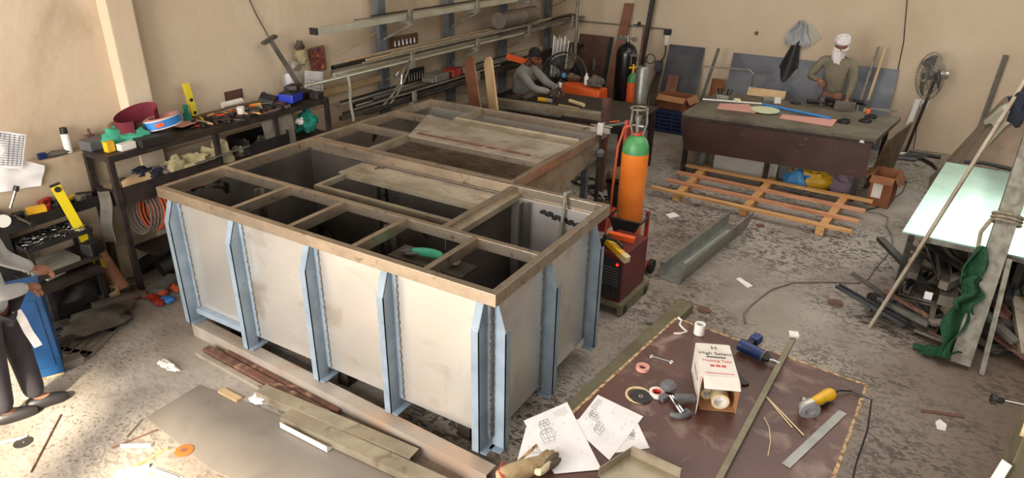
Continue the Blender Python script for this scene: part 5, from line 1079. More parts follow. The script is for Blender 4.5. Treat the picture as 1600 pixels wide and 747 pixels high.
for k in range(16):
    y_ = 3.15+jr.random()*2.2; x_ = -6.05+jr.random()*.35; z_ = .02 if k < 10 else .32; c_ = k % 4
    if c_ == 0: single(MB().tube((x_-.05, y_-.15, z_+.06), (x_+.05, y_+.15, z_+.07), .05+.02*jr.random(), n=12), 'pipe_offcut', 'dark_steel', 'dark pipe piece in the heap under the tool rack', 'pipe', 'heap under the tool rack')
    elif c_ == 1: single(MB().lump((x_, y_, z_+.09), (.13, .16, .13), .25, 200+k, 14), 'dark_cloth', 'navy_cloth', 'dark cloth in the heap under the tool rack', 'cloth', 'dark cloths under the tool rack', smooth=True)
    else: obox('metal_box', ('black', 'rack_dark')[c_ % 2], 'dark box in the heap under the tool rack', 'box', (x_, y_), (.16, .22, .12+.1*jr.random()), jr.random()*3, .006, z_, group='dark boxes under the tool rack')
for k in range(10):
    x_ = -6.0+jr.random()*.5; y_ = 1.95+jr.random()*.85
    if k % 2: obox('metal_box', 'dark_steel', 'dark metal piece in the jumble under the low bench', 'metal part', (x_, y_), (.14, .2, .1+.12*jr.random()), jr.random()*3, .006, .002, group='jumble under the low bench')
    else: single(MB().bar((x_, y_-.15, .04+.02*k), (x_+.15, y_+.2, .05+.02*k), .05, .04), 'metal_bar', 'scrap_a', 'short grey bar in the jumble under the low bench', 'metal bar', 'bars under the low bench')
# ================================================================ tool rack against the left wall
TK = thing('tool_rack', 'dark angle-iron rack crowded with tools and rags along the left wall', 'rack', (-5.9, 4.2, 0))
XF, XB, Y0_, Y1_, ZK = -5.74, -6.09, 2.98, 5.50, 1.33
for x, y in ((XF, Y0_), (XB, Y0_), (XF, 4.02), (XF, Y1_), (XB, Y1_), (XF, 4.75)):
    MB().box(x-.023, x+.023, y-.023, y+.023, 0, ZK-.04).build('leg', 'dark_steel', TK)
MB().box(XB-.02, XF+.02, Y0_-.02, Y1_+.02, ZK-.012, ZK).build('top', 'dark_steel', TK)
MB().box(XF-.01, XF+.025, Y0_-.02, Y1_+.02, ZK-.055, ZK-.012).build('rail', 'dark_steel', TK); MB().box(XB, XF, Y0_-.025, Y0_+.005, ZK-.055, ZK-.012).build('rail', 'dark_steel', TK)
MB().box(XB, XF, Y0_, Y1_, .92, .935).build('shelf', 'dark_steel', TK)
MB().box(XF, XF+.012, Y0_-.01, 4.0, .86, 1.03).build('tray_front', 'dark_steel', TK); MB().box(XB, XF, Y0_-.012, Y0_, .86, 1.0).build('tray_side', 'dark_steel', TK)
MB().box(XF, XF+.02, 4.03, Y1_, .90, .95).build('rail', 'dark_steel', TK)
MB().box(XB, XF, Y0_+.2, Y1_, .30, .315).build('shelf', 'dark_steel', TK)
def rk(name, m, label, cat, px, py, sz, rz=0, z=ZK+.002, bev=.006, x=None, rx=0, ry=0, group=None):
    p = at(px, py, z+sz[2]*.3) if x is None else atx(px, py, x); return obox(name, m, label, cat, (max(min(p.x, XF-.02), XB+.04), p.y), sz, rz, bev, z, rx=rx, ry=ry, group=group)
rk('steel_box', 'grey_plastic', 'open grey metal box on the near end of the rack top', 'box', 148, 226, (.16, .2, .08), .1)
rk('tin_box', 'yellow', 'small yellow-faced tin on the rack top beside the green cloth', 'tin', 171, 232, (.06, .07, .09), .1)
rk('carton', 'carton_white', 'small white box on the front edge of the rack top', 'box', 198, 230, (.07, .14, .06), .05)
p = at(183, 214, ZK+.08); single(MB().lump((p.x, p.y, ZK+.07), (.07, .12, .10), .25, 80), 'green_cloth', 'green_cloth', 'crumpled green cloth on the rack top, left of the two', 'cloth', smooth=True)
p = at(214, 214, ZK+.06); single(MB().lump((p.x, p.y, ZK+.055), (.08, .13, .07), .25, 81), 'green_cloth', 'green_cloth', 'crumpled green cloth on the rack top, right of the two', 'cloth', smooth=True)
p = at(185, 188, ZK+.08); single(MB().lump((-6.1, 3.32, ZK+.06), (.07, .14, .09), .3, 82), 'rag', 'brown_bag', 'brown rag heaped against the wall left of the pilaster', 'rag', smooth=True)
rk('tool_case', 'rack_dark', 'dark dusty tool case under the blue-edged roll', 'case', 248, 222, (.14, .30, .075), .03)
# belt rolls
RB = thing('sanding_belt', 'rolled maroon sanding belt lying on the rack top', 'belt', (-5.95, 3.5, ZK+.08))
p = at(228, 188, ZK+.17); b = MB()
b.sheet(lambda u, v: V(-5.93, 3.40, ZK+.16)+V(.10*cos(u*5.2+.6)*1.05, .20*sin(u*5.2+.6), -.07+.17*v+.05*sin(u*5.2)), 30, 4, .004); b.build('belt', 'maroon_belt', RB, smooth=True)
TB = thing('sanding_belt', 'rolled belt with a blue label band lying in front of the maroon belt', 'belt', (-5.83, 3.62, ZK+.08))
c = V(-5.86, 3.60, ZK+.10); mr_ = TR(c.x, c.y, c.z, .0, .1, -.12)
MB().lathe([(.125, 0), (.125, .085), (.118, .085), (.118, 0), (.125, 0)], mr_ @ Matrix.Diagonal((1, 1.35, 1, 1)), 36).build('roll', 'blue_vivid', TB, smooth=True)
MB().lathe([(.117, .002), (.117, .092), (.085, .092), (.085, .002), (.117, .002)], mr_ @ Matrix.Diagonal((1, 1.35, 1, 1)), 36).build('inner_roll', 'pinkish', TB, smooth=True)
for z_ in (.0, .078): MB().lathe([(.1255, z_), (.127, z_), (.127, z_+.009), (.1255, z_+.009), (.1255, z_)], mr_ @ Matrix.Diagonal((1, 1.35, 1, 1)), 36).build('edge_band', 'carton_white', TB)
lb = MB(); lb.sheet(lambda u, v: mr_ @ V(.1275*cos(-.85+u*.45), 1.35*.1275*sin(-.85+u*.45), .025+.035*v), 8, 2, .001); lb.build('label', 'orange_vivid', TB)
# back plank, level, bottles and paper on the rear of the rack
p = at(265, 172, 1.45); B1 = thing('bottle', 'small teal bottle standing by the short yellow level', 'bottle', (-6.07, 3.98, ZK+.002))
MB().lathe([(0, 0), (.035, 0), (.035, .09), (.02, .12), (.02, .15), (0, .15)], TR(-6.07, 3.98, ZK+.002), 14).build('body', 'teal_cloth', B1, smooth=True); MB().lathe([(0, 0), (.024, 0), (.024, .03), (0, .03)], TR(-6.07, 3.98, ZK+.153), 12).build('cap', 'teal_cloth', B1)
LV2 = thing('spirit_level', 'short yellow spirit level leaning on the wall above the tool rack', 'spirit level', (-6.1, 4.1, ZK))
p, q = V(-6.10, 4.09, ZK+.01), V(-6.18, 4.10, ZK+.36); MB().bar(p, q, .065, .025, (1, 0, 0)).build('body', 'yellow_level', LV2, bevel=.003)
for k in (.2, .55): c = p.lerp(q, k)+V(.014, 0, 0); MB().tube(c, c+V(.006, 0, 0), .018, n=12).build('vial', 'black', LV2)
single(MB().bar((-6.08, 4.05, ZK+.03), (-6.06, 5.0, ZK+.03), .06, .05), 'timber_plank', 'brown_bag', 'long grey-brown plank along the back of the rack top', 'plank')
p = (-6.08, 4.42, ZK+.06); single(MB().tube((p[0], p[1]-.02, p[2]+.035), (p[0], p[1]+.22, p[2]+.035), .03, n=12), 'paper_roll', 'carton_white', 'small white roll lying on the back plank', 'roll', smooth=True)
q = atx(366, 150, WX+.01); single(MB().box(WX, WX+.012, q.y-.11, q.y+.11, q.z-.06, q.z+.06), 'wall_plate', 'primer_brown', 'small dark brown plate fixed to the left wall above the tool rack', 'plate')
p = at(376, 172, ZK+.06); o = MB().lathe([(0, 0), (.035, 0), (.04, .09), (.036, .09), (.031, .005), (0, .005)], TR(max(p.x, XB+.05), p.y, ZK+.002), 16); single(o, 'cup', 'white_plastic', 'white cup on the rack top', 'cup', smooth=True)
slab_pts = None
rk('folder', 'pinkish', 'pink folder lying on the rack top right of the blue-edged roll', 'folder', 292, 192, (.16, .30, .006), .2, ZK+.03)
rk('folder', 'green_cloth', 'pale green card sticking out under the pink folder', 'card', 278, 190, (.14, .24, .004), .5, ZK+.018)
rk('orange_tool', 'orange_vivid', 'small orange tool on the rack top beside the white cup', 'tool', 358, 174, (.07, .09, .05), .3)
r = random.Random(33)
tl = [('pliers', 'red_print'), ('spanner', 'rack_grey'), ('hammer', 'dark_steel'), ('screwdriver', 'yellow'), ('chisel', 'ply'), ('file', 'rust'), ('clamp', 'dark_steel'), ('brush', 'wood_new'), ('socket_bar', 'galv'), ('knife', 'orange_vivid')]
def handtool(kind, m, x, y, z, a, label, group=None, L_2=.2):
    o = thing(kind, label, 'tool', (x, y, z), a, group); W = WM[o]
    if kind in ('pliers', 'clamp'):
        for s in (-1, 1): MB().path([W @ V(-L_2/2, s*.035, .01), W @ V(-.02, s*.022, .01), W @ V(.02, 0, .012)], .008, 6).build('handle', m, o)
        MB().path([W @ V(.015, 0, .012), W @ V(L_2/2, .004, .012)], .012, 6, taper=[1, .5]).build('jaw', 'rack_dark', o)
    elif kind == 'hammer':
        MB().path([W @ V(-L_2/2, 0, .014), W @ V(L_2*.4, 0, .016)], .012, 8).build('handle', 'ply', o); MB().bar(W @ V(L_2*.4, -.05, .018), W @ V(L_2*.4, .05, .018), .028, .028).build('head', m, o, bevel=.004)
    else:
        MB().path([W @ V(-L_2/2, 0, .012), W @ V(-.01, 0, .012)], .012, 8).build('handle', m, o); MB().path([W @ V(-.01, 0, .011), W @ V(L_2/2, 0, .008)], .006, 6, taper=[1, .8]).build('blade', 'rack_grey', o)
    return o
adj = ['nearest the pink folder', 'next along from the folder', 'in the middle of the heap', 'beside the orange tool', 'in front of the white cup', 'behind the front rail', 'close to the sheet metal square', 'at the rear by the plank', 'under the dark plastic casing', 'at the far side of the heap']
for k in range(26):
    kd, m2 = tl[k % 10]; f = k/26
    handtool(kd, m2, -6.03+r.random()*.24, 3.92+f*1.02+r.uniform(-.05, .05), ZK+.002+.012*(k % 4), r.random()*6.28, kd.replace('_', ' ')+' in the clutter of tools on the rack top', 'tools strewn over the rack top', .16+r.random()*.1)
for k in range(22):
    y_ = 3.92+r.random()*1.1; obox('metal_part', r.choice(['dark_steel', 'rack_dark', 'rust', 'black', 'rack_grey', 'brown_bag']), 'small dark metal part in the clutter of tools on the rack top', 'metal part', (-6.05+r.random()*.27, y_), (.04+.06*r.random(), .05+.07*r.random(), .02+.03*r.random()), r.random()*3, .003, ZK+.002, group='metal parts strewn over the rack top')
# casing, blue pack, batteries at the far end
CS = thing('tool_case', 'dark open plastic tool case propped up at the far end of the rack', 'case', (-6.0, 4.95, ZK)); 
W = TR(-5.99, 4.86, ZK+.02, .15, -.75, .1)
MB().box(-.10, .10, -.02, .34, 0, .05, W).build('base', 'sheet_dark', CS, bevel=.006); MB().box(-.10, .10, .30, .34, .05, .16, W).box(-.10, .10, -.02, .02, .05, .12, W).box(-.10, -.085, 0, .32, .05, .14, W).build('wall', 'black', CS)
PK = thing('battery_pack', 'bright blue power pack on the rack top right of the propped case', 'power pack', (-5.86, 5.12, ZK+.03))
MB().box(-.09, .09, -.11, .11, 0, .09, TR(-5.86, 5.10, ZK+.03, .3)).build('body', 'blue_pack', PK, bevel=.015); MB().box(-.08, .08, -.09, .09, .09, .10, TR(-5.86, 5.10, ZK+.03, .3)).build('label', 'black', PK)
for k, (x, y, z, s) in enumerate(((-5.95, 5.36, 0, (.14, .2, .08)), (-5.80, 5.42, 0, (.12, .12, .07)), (-6.0, 5.26, .09, (.12, .15, .06)), (-5.9, 5.2, .13, (.1, .16, .05)))):
    obox('battery_charger', ('black', 'rack_dark')[k % 2], ('black charger at the end of the rack top beside the pinned paper', 'dark charger on the front corner of the far rack end', 'black charger stacked against the leaning steel post', 'dark charger resting above the blue power pack')[k], 'charger', (x, y), s, .2*k, .01, ZK+.003+z)
# cloths, bag and bins on the shelf below
sh = [(232, 247, (.11, .16, .10), 'navy_cloth', 'dark blue cloth bundle on the rack shelf, leftmost'), (256, 245, (.08, .10, .09), 'lilac_cloth', 'faded lilac cloth on the rack shelf'), (277, 240, (.09, .11, .12), 'cream_cloth', 'cream cloth on the rack shelf beside the lilac one'), (312, 240, (.10, .20, .11), 'cream_cloth', 'cream cloth bundle heaped right of the rack middle leg'), (345, 226, (.11, .15, .16), 'cream_cloth', 'tall cream cloth heap in the middle of the rack shelf'), (386, 222, (.08, .10, .09), 'plate_dusty', 'small pale cloth in the black bin'), (420, 200, (.07, .12, .09), 'grey_cloth', 'grey cloth at the back of the shelf by the metal square')]
for k, (x, y, s, m2, l) in enumerate(sh):
    p = atx(x, y, -5.80); single(MB().lump((-5.88, p.y, .935+s[2]*.45), s, .28, 90+k, 22), 'cloth_bundle', m2, l, 'cloth', smooth=True)
p = atx(215, 270, -5.84); BG = MB().lump((-5.86, p.y+.06, .98), (.09, .22, .085), .12, 101, 20); single(BG, 'paper_sack', 'tape_roll' if 0 else 'yellow' if 0 else 'ply', 'tan paper sack lying in the near end of the rack tray', 'sack', smooth=True)
single(MB().lump((-5.95, 3.1, .98), (.12, .12, .06), .25, 102, 20), 'brown_cloth', 'brown_bag', 'dull brown cloth hanging at the near end of the rack tray', 'cloth', smooth=True)
b = MB(); b.sheet(lambda u, v: (XF-.20+.14*u+.02*sin(v*7), Y0_-.05-.03*sin(u*6)-.05*v, 1.0-.46*v), 8, 14, .008); single(b, 'rag_strip', 'grey_cloth', 'long grey rag hanging down from the near end of the rack tray', 'rag', smooth=True)
def bin_(y0, y1, label, m='black', x0=-6.05, x1=-5.70, z=.97, h=.16):
    t = .008; b = MB(); b.box(x0, x1, y0, y1, z, z+t).box(x0, x1, y0, y0+t, z, z+h).box(x0, x1, y1-t, y1, z, z+h).box(x0, x0+t, y0, y1, z, z+h).box(x1-t, x1, y0, y1, z, z+h*.8); return single(b, 'plastic_bin', m, label, 'bin', bevel=.003)
bin_(4.36, 4.88, 'long black plastic bin on the rack shelf near its middle', z=.952)
single(MB().bar((XF+.05, 3.72, 1.06), (XF+.05, 4.35, 1.075), .02, .01), 'steel_rule', 'galv', 'shiny steel rule lying along the edge of the rack tray', 'rule')
b = MB(); q = [V(XF+.035, 4.62, .78), V(XF+.035, 4.98, .80), V(XF-.02, 5.00, 1.36), V(XF-.02, 4.58, 1.34)]
b.verts([tuple(v) for v in q]+[tuple(v+V(-.006, 0, 0)) for v in q], [(0, 1, 2, 3), (7, 6, 5, 4), (0, 4, 5, 1), (1, 5, 6, 2), (2, 6, 7, 3), (3, 7, 4, 0)])
single(b, 'metal_sheet', 'scrap_b', 'square of bare sheet metal leaning on the front of the tool rack', 'metal sheet')
p = atx(488, 200, -5.80); single(MB().lump((-5.84, 5.28, 1.06), (.09, .13, .14), .3, 110), 'teal_cloth', 'teal_cloth', 'bright teal cloth on the rack shelf at its far end', 'cloth', smooth=True)
single(MB().lump((-5.82, 5.15, 1.12), (.05, .05, .05), .3, 111, 12), 'white_cloth', 'scarf', 'small white cloth beside the bright teal cloth', 'cloth', smooth=True)
for (y0, x0, m2, n_, l) in ((3.18, 0, 'cable_grey', 7, 'thick coil of grey hose hanging under the rack tray'), (3.30, .02, 'hose_orange', 6, 'coil of orange hose hanging under the rack beside the grey one'), (3.62, .0, 'hose_orange', 6, 'coil of orange cable hanging right of the rack leg')):
    b = MB()
    for k in range(n_): 
        yy = y0+.035*k; b.path([(-5.86+x0+.06*cos(a)+.01*k*0, yy+.10*cos(a)*.8, .70+.20*sin(a)) for a in [2*pi*i/20 for i in range(20)]], .011, 6, closed=True)
    single(b, 'hose_coil', m2, l, 'hose coil')
# things on the ledge and wall
LX = WX+.07
SC = thing('spray_can', 'white spray can with a black cap standing on the wall ledge', 'spray can', (LX, 2.76, 1.312)); q = atx(102, 215, LX)
MB().lathe([(0, 0), (.032, 0), (.032, .15), (.026, .165), (0, .165)], TR(LX, q.y, 1.312), 18).build('body', 'white_plastic', SC, smooth=True); MB().lathe([(0, 0), (.03, 0), (.028, .05), (0, .05)], TR(LX, q.y, 1.478), 18).build('cap', 'black', SC, smooth=True)
q = atx(139, 208, LX); RBt = thing('bottle', 'brick-red plastic bottle standing on the wall ledge', 'bottle', (LX, q.y, 1.312))
MB().box(LX-.03, LX+.03, q.y-.035, q.y+.035, 1.312, 1.42).build('body', 'red_machine' if 0 else 'pinkish' if 0 else 'rust', RBt, bevel=.012); MB().tube((LX, q.y, 1.42), (LX, q.y, 1.47), .012).build('neck', 'rust', RBt)
obox('dark_block', 'black', 'small black block beside the brick-red bottle on the ledge', 'block', (LX, q.y+.09), (.04, .05, .08), 0, .005, 1.312)
obox('blue_block', 'blue_tool', 'small dark blue block on the ledge at the left', 'block', (LX, atx(60, 225, LX).y), (.04, .06, .05), 0, .005, 1.312)
single(MB().lump((LX, atx(88, 232, LX).y, 1.33), (.05, .10, .02), .3, 120, 12), 'rag', 'grey_cloth', 'flat grey rag on the ledge left of the spray can', 'rag', smooth=True)
def wallsheet(px, m, label, x, bulge=.02, seed=0, name='paper_sheet', cat='paper'):
    P = [atx(a, c, x) for a, c in px]
    def f(u, v): p = (P[0]*(1-u)+P[1]*u)*(1-v)+(P[3]*(1-u)+P[2]*u)*v; return p+V(bulge*(.6+noise.noise(V(u*2, v*2, seed))), 0, 0)
    return tag(MB().sheet(f, 8, 8, .002).build(name, m, smooth=True), label, cat), f
wallsheet([(-5, 240), (68, 258), (62, 290), (-5, 300)], 'paper', 'large pale crumpled sheet hanging on the left wall below the printed one', WX+.14, .03, 3)
_, f = wallsheet([(-12, 203), (40, 210), (34, 264), (-14, 262)], 'paper', 'printed grey table sheet pinned on the left wall', WX+.18, .01, 4)
o = _; b = MB()
for k in range(14): b.bar(f(.08, .06+k*.065)+V(.003, 0, 0), f(.92, .06+k*.065)+V(.003, 0, 0), .0015, .004)
for k in range(7): b.bar(f(.08+.14*k, .06)+V(.003, 0, 0), f(.08+.14*k, .905)+V(.003, 0, 0), .0015, .003)
b.build('printed_table', 'ink', o)
o, f = wallsheet([(475, 110), (504, 112), (505, 163), (477, 154)], 'paper', 'white drawing sheet pinned to the wall above the far end of the tool rack', WX+.12, .01, 5)
b = MB()
for k in range(5): b.bar(f(.1, .3+k*.12)+V(.003, 0, 0), f(.9, .3+k*.12)+V(.003, 0, 0), .0015, .003)
for k in range(4): b.bar(f(.1+.25*k, .3)+V(.003, 0, 0), f(.1+.25*k, .8)+V(.003, 0, 0), .0015, .003)
b.build('line_drawing', 'ink', o)
o, f = wallsheet([(484, 77), (505, 72), (509, 108), (489, 110)], 'picture', 'small red and brown picture in a wooden frame on the left wall', WX+.03, .0, 6, 'framed_picture', 'picture')
b = MB(); cs = [f(0, 0), f(1, 0), f(1, 1), f(0, 1)]
for i in range(4): b.bar(cs[i], cs[(i+1) % 4], .02, .02)
b.build('frame', 'wood_new' if 0 else 'ply_brown', o)
# leaning post, wire, hanging gloves
p, q = atx(468, 135, WX+.25), atx(422, 62, WX+.12); P1 = thing('steel_post', 'dark steel post with a cross plate leaning up the left wall', 'post', tuple(p))
MB().bar(p, q, .06, .05).build('shaft', 'scrap_a', P1, bevel=.003); MB().bar(q+V(0, -.10, -.03), q+V(0, .08, .03), .06, .03).build('head', 'scrap_a', P1)
b = MB(); b.path([atx(388, -5, WX+.02), atx(400, 22, WX+.015), atx(421, 60, WX+.02)], .005); single(b, 'wall_wire', 'black', 'thin dark wire running down the left wall to the leaning post', 'wire')
for k, (x, y, s, l) in enumerate(((468, 72, (.04, .06, .06), 'pale glove hanging highest on the left wall beside the picture'), (470, 88, (.05, .08, .10), 'pale dusty glove hanging on the left wall left of the picture'), (463, 102, (.04, .07, .05), 'grey glove hanging beside the leaning steel post'))):
    q = atx(x, y, WX+.08); single(MB().lump(q, s, .3, 130+k, 14, flat=False), 'hanging_glove', ('glove_dark', 'cream_cloth', 'plate_dusty')[k], l, 'glove', smooth=True)
wallsheet([(447, 95), (470, 100), (472, 130), (445, 118)], 'plastic_film', 'crumpled clear plastic bag hanging behind the steel post', WX+.05, .03, 8, 'plastic_bag', 'bag')
wallsheet([(440, 118), (455, 112), (462, 140), (446, 145)], 'paper', 'folded white paper tucked behind the leaning steel post', WX+.08, .02, 9)
# ================================================================ wall rack with long stock
RK = thing('storage_rack', 'wall rack of grey uprights and arms carrying long steel stock', 'rack', (WX+.4, 9, 0))
AX = -5.62; LV_ = (2.04, 1.52, 1.02, .55)
for y in (6.93, 8.43, 9.93, 11.5):
    MB().box(WX+.08, WX+.17, y-.07, y+.07, 0, 3.4).build('upright', 'post_blue', RK, bevel=.004)
    for z in LV_:
        MB().bar((WX+.17, y, z-.03), (AX, y, z-.03), .05, .05).build('arm', 'rack_grey', RK)
        MB().bar((WX+.17, y, z-.28), (AX+.02, y, z-.05), .025, .02).build('brace', 'rack_grey', RK)
        MB().box(AX-.012, AX+.018, y-.03, y+.03, z-.055, z+.13).build('retainer', 'rack_grey', RK)
for z, y0, y1 in ((1.26, 5.6, 7.0),): MB().bar((WX+.12, y0, z), (WX+.12, y1, z+.02), .05, .07).build('wall_rail', 'ply', RK)
stock = [ # level, x, y0, y1, w, h, material, shape, label
 (0, -5.70, 5.40, 9.6, .10, .07, 'alu', 'h', 'long pale box tube with a black end on the top level of the wall rack'),
 (0, -5.84, 6.2, 10.5, .08, .06, 'rack_grey', 'h', 'second pale tube behind the first on the top level of the wall rack'),
 (0, -5.95, 6.6, 12.0, .06, .06, 'rack_dark', 'b', 'dark tube at the back of the top level of the wall rack'),
 (1, -5.67, 5.15, 9.8, .035, .03, 'alu', 't', 'long thin shiny tube reaching furthest left on the middle rack level'),
 (1, -5.72, 5.8, 10.6, .05, .04, 'galv_warm', 'b', 'pale tube second from the front on the middle level of the wall rack'),
 (1, -5.78, 5.7, 9.2, .05, .05, 'alu', 'b', 'shiny pale tube in the middle of the middle level of the wall rack'),
 (1, -5.85, 5.75, 11.8, .07, .06, 'rack_grey', 'h', 'long grey box tube toward the back of the middle level of the wall rack'),
 (1, -5.94, 5.85, 8.6, .06, .09, 'rack_dark', 'h', 'dark grey box tube at the back of the middle rack level'),
 (1, -5.93, 8.7, 12.1, .12, .08, 'rack_dark', 'b', 'dark bundle of bar at the far back of the middle level of the wall rack'),
 (1, -5.75, 9.9, 12.15, .09, .05, 'rack_grey', 'b', 'grey bar at the far front of the middle level of the wall rack'),
 (2, -5.68, 6.05, 9.0, .05, .03, 'rack_dark', 't', 'dark round tube at the front of the third level of the wall rack'),
 (2, -5.74, 5.70, 9.4, .05, .05, 'scrap_a', 'h', 'dull box tube reaching furthest left on the third level of the wall rack'),
 (2, -5.82, 5.85, 12.0, .07, .05, 'dark_steel', 'b', 'long dark bar in the middle of the third rack level'),
 (2, -5.92, 6.15, 9.6, .09, .08, 'rack_dark', 'h', 'thick dark box tube at the back of the third level of the wall rack'),
 (2, -5.85, 8.6, 12.1, .14, .06, 'dark_steel', 'b', 'flat dark stack of bar at the far end of the third rack level'),
 (2, -5.67, 9.2, 12.1, .05, .05, 'rack_dark', 'b', 'dark tube at the far front of the third level of the wall rack'),
 (3, -5.72, 8.0, 12.0, .06, .05, 'rack_dark', 'b', 'dark tube at the front of the lowest level of the wall rack'),
 (3, -5.84, 7.8, 11.8, .08, .06, 'dark_steel', 'b', 'dark bar in the middle of the lowest level of the wall rack'),
 (3, -5.94, 7.5, 11.9, .06, .05, 'galv', 'h', 'grey box tube at the back of the lowest level of the wall rack')]
for lv, x, y0, y1, w_, h_, m2, sh_, l in stock:
    z = LV_[lv]+h_/2; p, q = (x, y0, z), (x+.01, y1, z)
    b = hollow(p, q, w_, h_, .004) if sh_ == 'h' else (MB().tube(p, q, w_/2, n=10) if sh_ == 't' else MB().bar(p, q, w_, h_))
    o = single(b, 'steel_tube', m2, l, 'metal tube')
    if lv == 0 and x == -5.70: MB().bar((x, y0-.03, z), (x, y0-.001, z), w_*1.0, h_*1.0).build('end_cap', 'black', o)
for k in range(8): single(MB().tube((-5.70-.05*k, 5.9+.13*((k*3) % 5), LV_[2]+.10+.012*(k % 2)), (-5.72-.045*k, 9.2+.3*(k % 4), LV_[2]+.10+.012*(k % 2)), .014, n=8), 'steel_rod', ('rack_grey', 'rack_dark', 'galv')[k % 3], 'thin steel rod in the bundle on the third level of the wall rack', 'rod', 'thin rods on the third level')
for k in range(7): single(MB().tube((-5.70-.05*k, 6.1+.17*((k*3) % 5), LV_[1]+.11), (-5.70-.05*k, 10.4+.3*(k % 4), LV_[1]+.11), .013, n=8), 'steel_rod', ('galv_warm', 'rack_grey', 'ply')[k % 3], 'thin steel rod in the bundle on the middle level of the wall rack', 'rod', 'thin rods on the middle level')
single(MB().tube((-5.78, 9.25, 1.78), (-5.78, 10.35, 1.78), .125, n=24).pipe((-5.78, 9.245, 1.78), (-5.78, 9.26, 1.78), .125, .02, 24), 'steel_drum_roll', 'scrap_b', 'thick grey rolled cylinder lying on the middle level of the wall rack', 'cylinder', smooth=True)
single(MB().box(-6.05, -5.85, 9.35, 10.2, 2.11, 2.28), 'carton', 'ply', 'long tan box lying on the top level of the wall rack above the grey cylinder', 'box')
b = MB(); b.sheet(lambda u, v: (AX+.02+.01*sin(v*8), 5.72+.035*u+.02*v, 1.545-.52*v), 3, 12, .006); single(b, 'plastic_strip', 'plastic_film', 'clear plastic strip hanging from the left end of the middle rack level', 'strip')
b = MB(); b.path([(WX+.03, 6.3, 1.93), (WX+.06, 6.05, 1.82)], .008); p, q = atx(528, 85, WX+.1), atx(600, 45, WX+.1); single(MB().tube(p, q, .008), 'thin_rod', 'ply', 'thin rod leaning on the wall below the top level of the rack', 'rod')
# tool boards behind the rack
for (c0_, c1_, m2, l) in (((612, 45), (652, 78), 'primer_brown', 'dark wooden tool board with pale tools hanging on the wall behind the rack'), ((636, 98), (662, 140), 'black', 'black tool board with tools hanging below the middle rack level')):
    p, q = atx(c0_[0], c1_[1], WX+.1), atx(c1_[0], c0_[1], WX+.1); z0, z1 = min(p.z, q.z)-.02, max(p.z, q.z)-.05; y0, y1 = p.y, q.y
    o = thing('tool_board', l, 'tool board', (WX+.1, (y0+y1)/2, z0)); MB().box(WX+.085, WX+.105, y0, y1, z0, z1).build('board', m2, o)
    for k in range(6):
        y = y0+(k+.6)*(y1-y0)/6.8; single(MB().path([(WX+.12, y, z1-.05), (WX+.12, y, z0+.06)], .010, 6, taper=[.6, 1.3]), 'hanging_tool', 'scarf' if m2 != 'black' else 'rack_grey', 'pale slim tool hanging on the '+('dark wooden' if m2 != 'black' else 'black')+' tool board', 'tool', 'tools on the '+('wooden' if m2 != 'black' else 'black')+' board')
# boxes on the lower level near y 7.5
for k, (x, y, s, m2, l) in enumerate(((682, 118, (.22, .30, .10), 'galv', 'grey metal case lying on the third rack level'), (672, 126, (.18, .14, .06), 'scrap_b', 'small light grey box in front of the grey metal case'), (706, 112, (.2, .28, .10), 'red_machine', 'dark red tool case on the third rack level'), (722, 110, (.18, .14, .08), 'galv', 'shiny small case right of the dark red one on the rack'))):
    p = atx(x, y, -5.80); obox('metal_case', m2, l, 'case', (-5.80, p.y), s, .1*k, .008, LV_[2]+.13)
# hooks of bent strip
for k, (pts, l) in enumerate((([(598, 165), (612, 150), (626, 128), (632, 105)], 'curved grey strip hanging under the middle rack level'), ([(605, 168), (622, 145), (634, 120), (640, 105)], 'second curved strip beside it under the middle rack level'))):
    b = MB(); b.path([atx(x, y, -5.72) for x, y in pts], .014); single(b, 'bent_strip', 'rack_grey', l, 'metal strip')
b = MB(); b.path([atx(x, y, -5.66) for x, y in ((622, 128), (618, 118), (622, 112), (628, 116), (627, 132), (620, 142), (610, 140))], .009); single(b, 'steel_hook', 'chrome', 'bent shiny hook hanging on the third rack level', 'hook')
# two boards leaning in front of the rack
def leanb(px0, px1, y0, ztop, wd, m2, label):
    p = at(*px0, .0); x0_ = p.x
    return p
for (cx_, yb, yt, zt_, wd, m2, l) in ((-5.27, 7.10, 7.45, 1.45, .30, 'ply_brown', 'brown board with a rounded top leaning against the wall rack'), (-5.12, 7.28, 7.65, 1.42, .22, 'ply', 'cream board with a rounded top leaning right of the brown one')):
    a = aty({'ply_brown': 755, 'ply': 783}[m2]-12, 168, 7.3); tpt = aty({'ply_brown': 732, 'ply': 762}[m2], 90, 7.55)
    dv = (tpt-a); a = a-dv*((a.z)/dv.z)*1.0
    fr_ = frame(a, tpt, (1, -.9, 0)); ln_ = (tpt-a).length
    out = [(-wd/2, 0), (wd/2, 0), (wd/2, ln_-wd*.35), (wd*.35, ln_-wd*.08), (wd*.1, ln_), (-wd*.25, ln_), (-wd/2, ln_-wd*.2)]
    z = fr_.to_3x3().col[2]; x_ = Vector((cos(-.55), sin(-.55), 0)); x_ = (x_-z*x_.dot(z)).normalized(); nn = x_.cross(z)
    mq = Matrix((x_, z, nn)).transposed().to_4x4(); mq.translation = a
    single(MB().prism(out, -.01, .01, mq), 'board', m2, l, 'board')
p, q = atx(792, 88, -5.5), atx(826, 99, -5.3); single(MB().bar(aty(792, 88, 9.25), aty(830, 99, 9.25), .09, .03, (0, 1, 0)), 'spirit_level', 'orange_vivid', 'orange level lying on the wall rack behind the crouching worker', 'spirit level', bevel=.004)
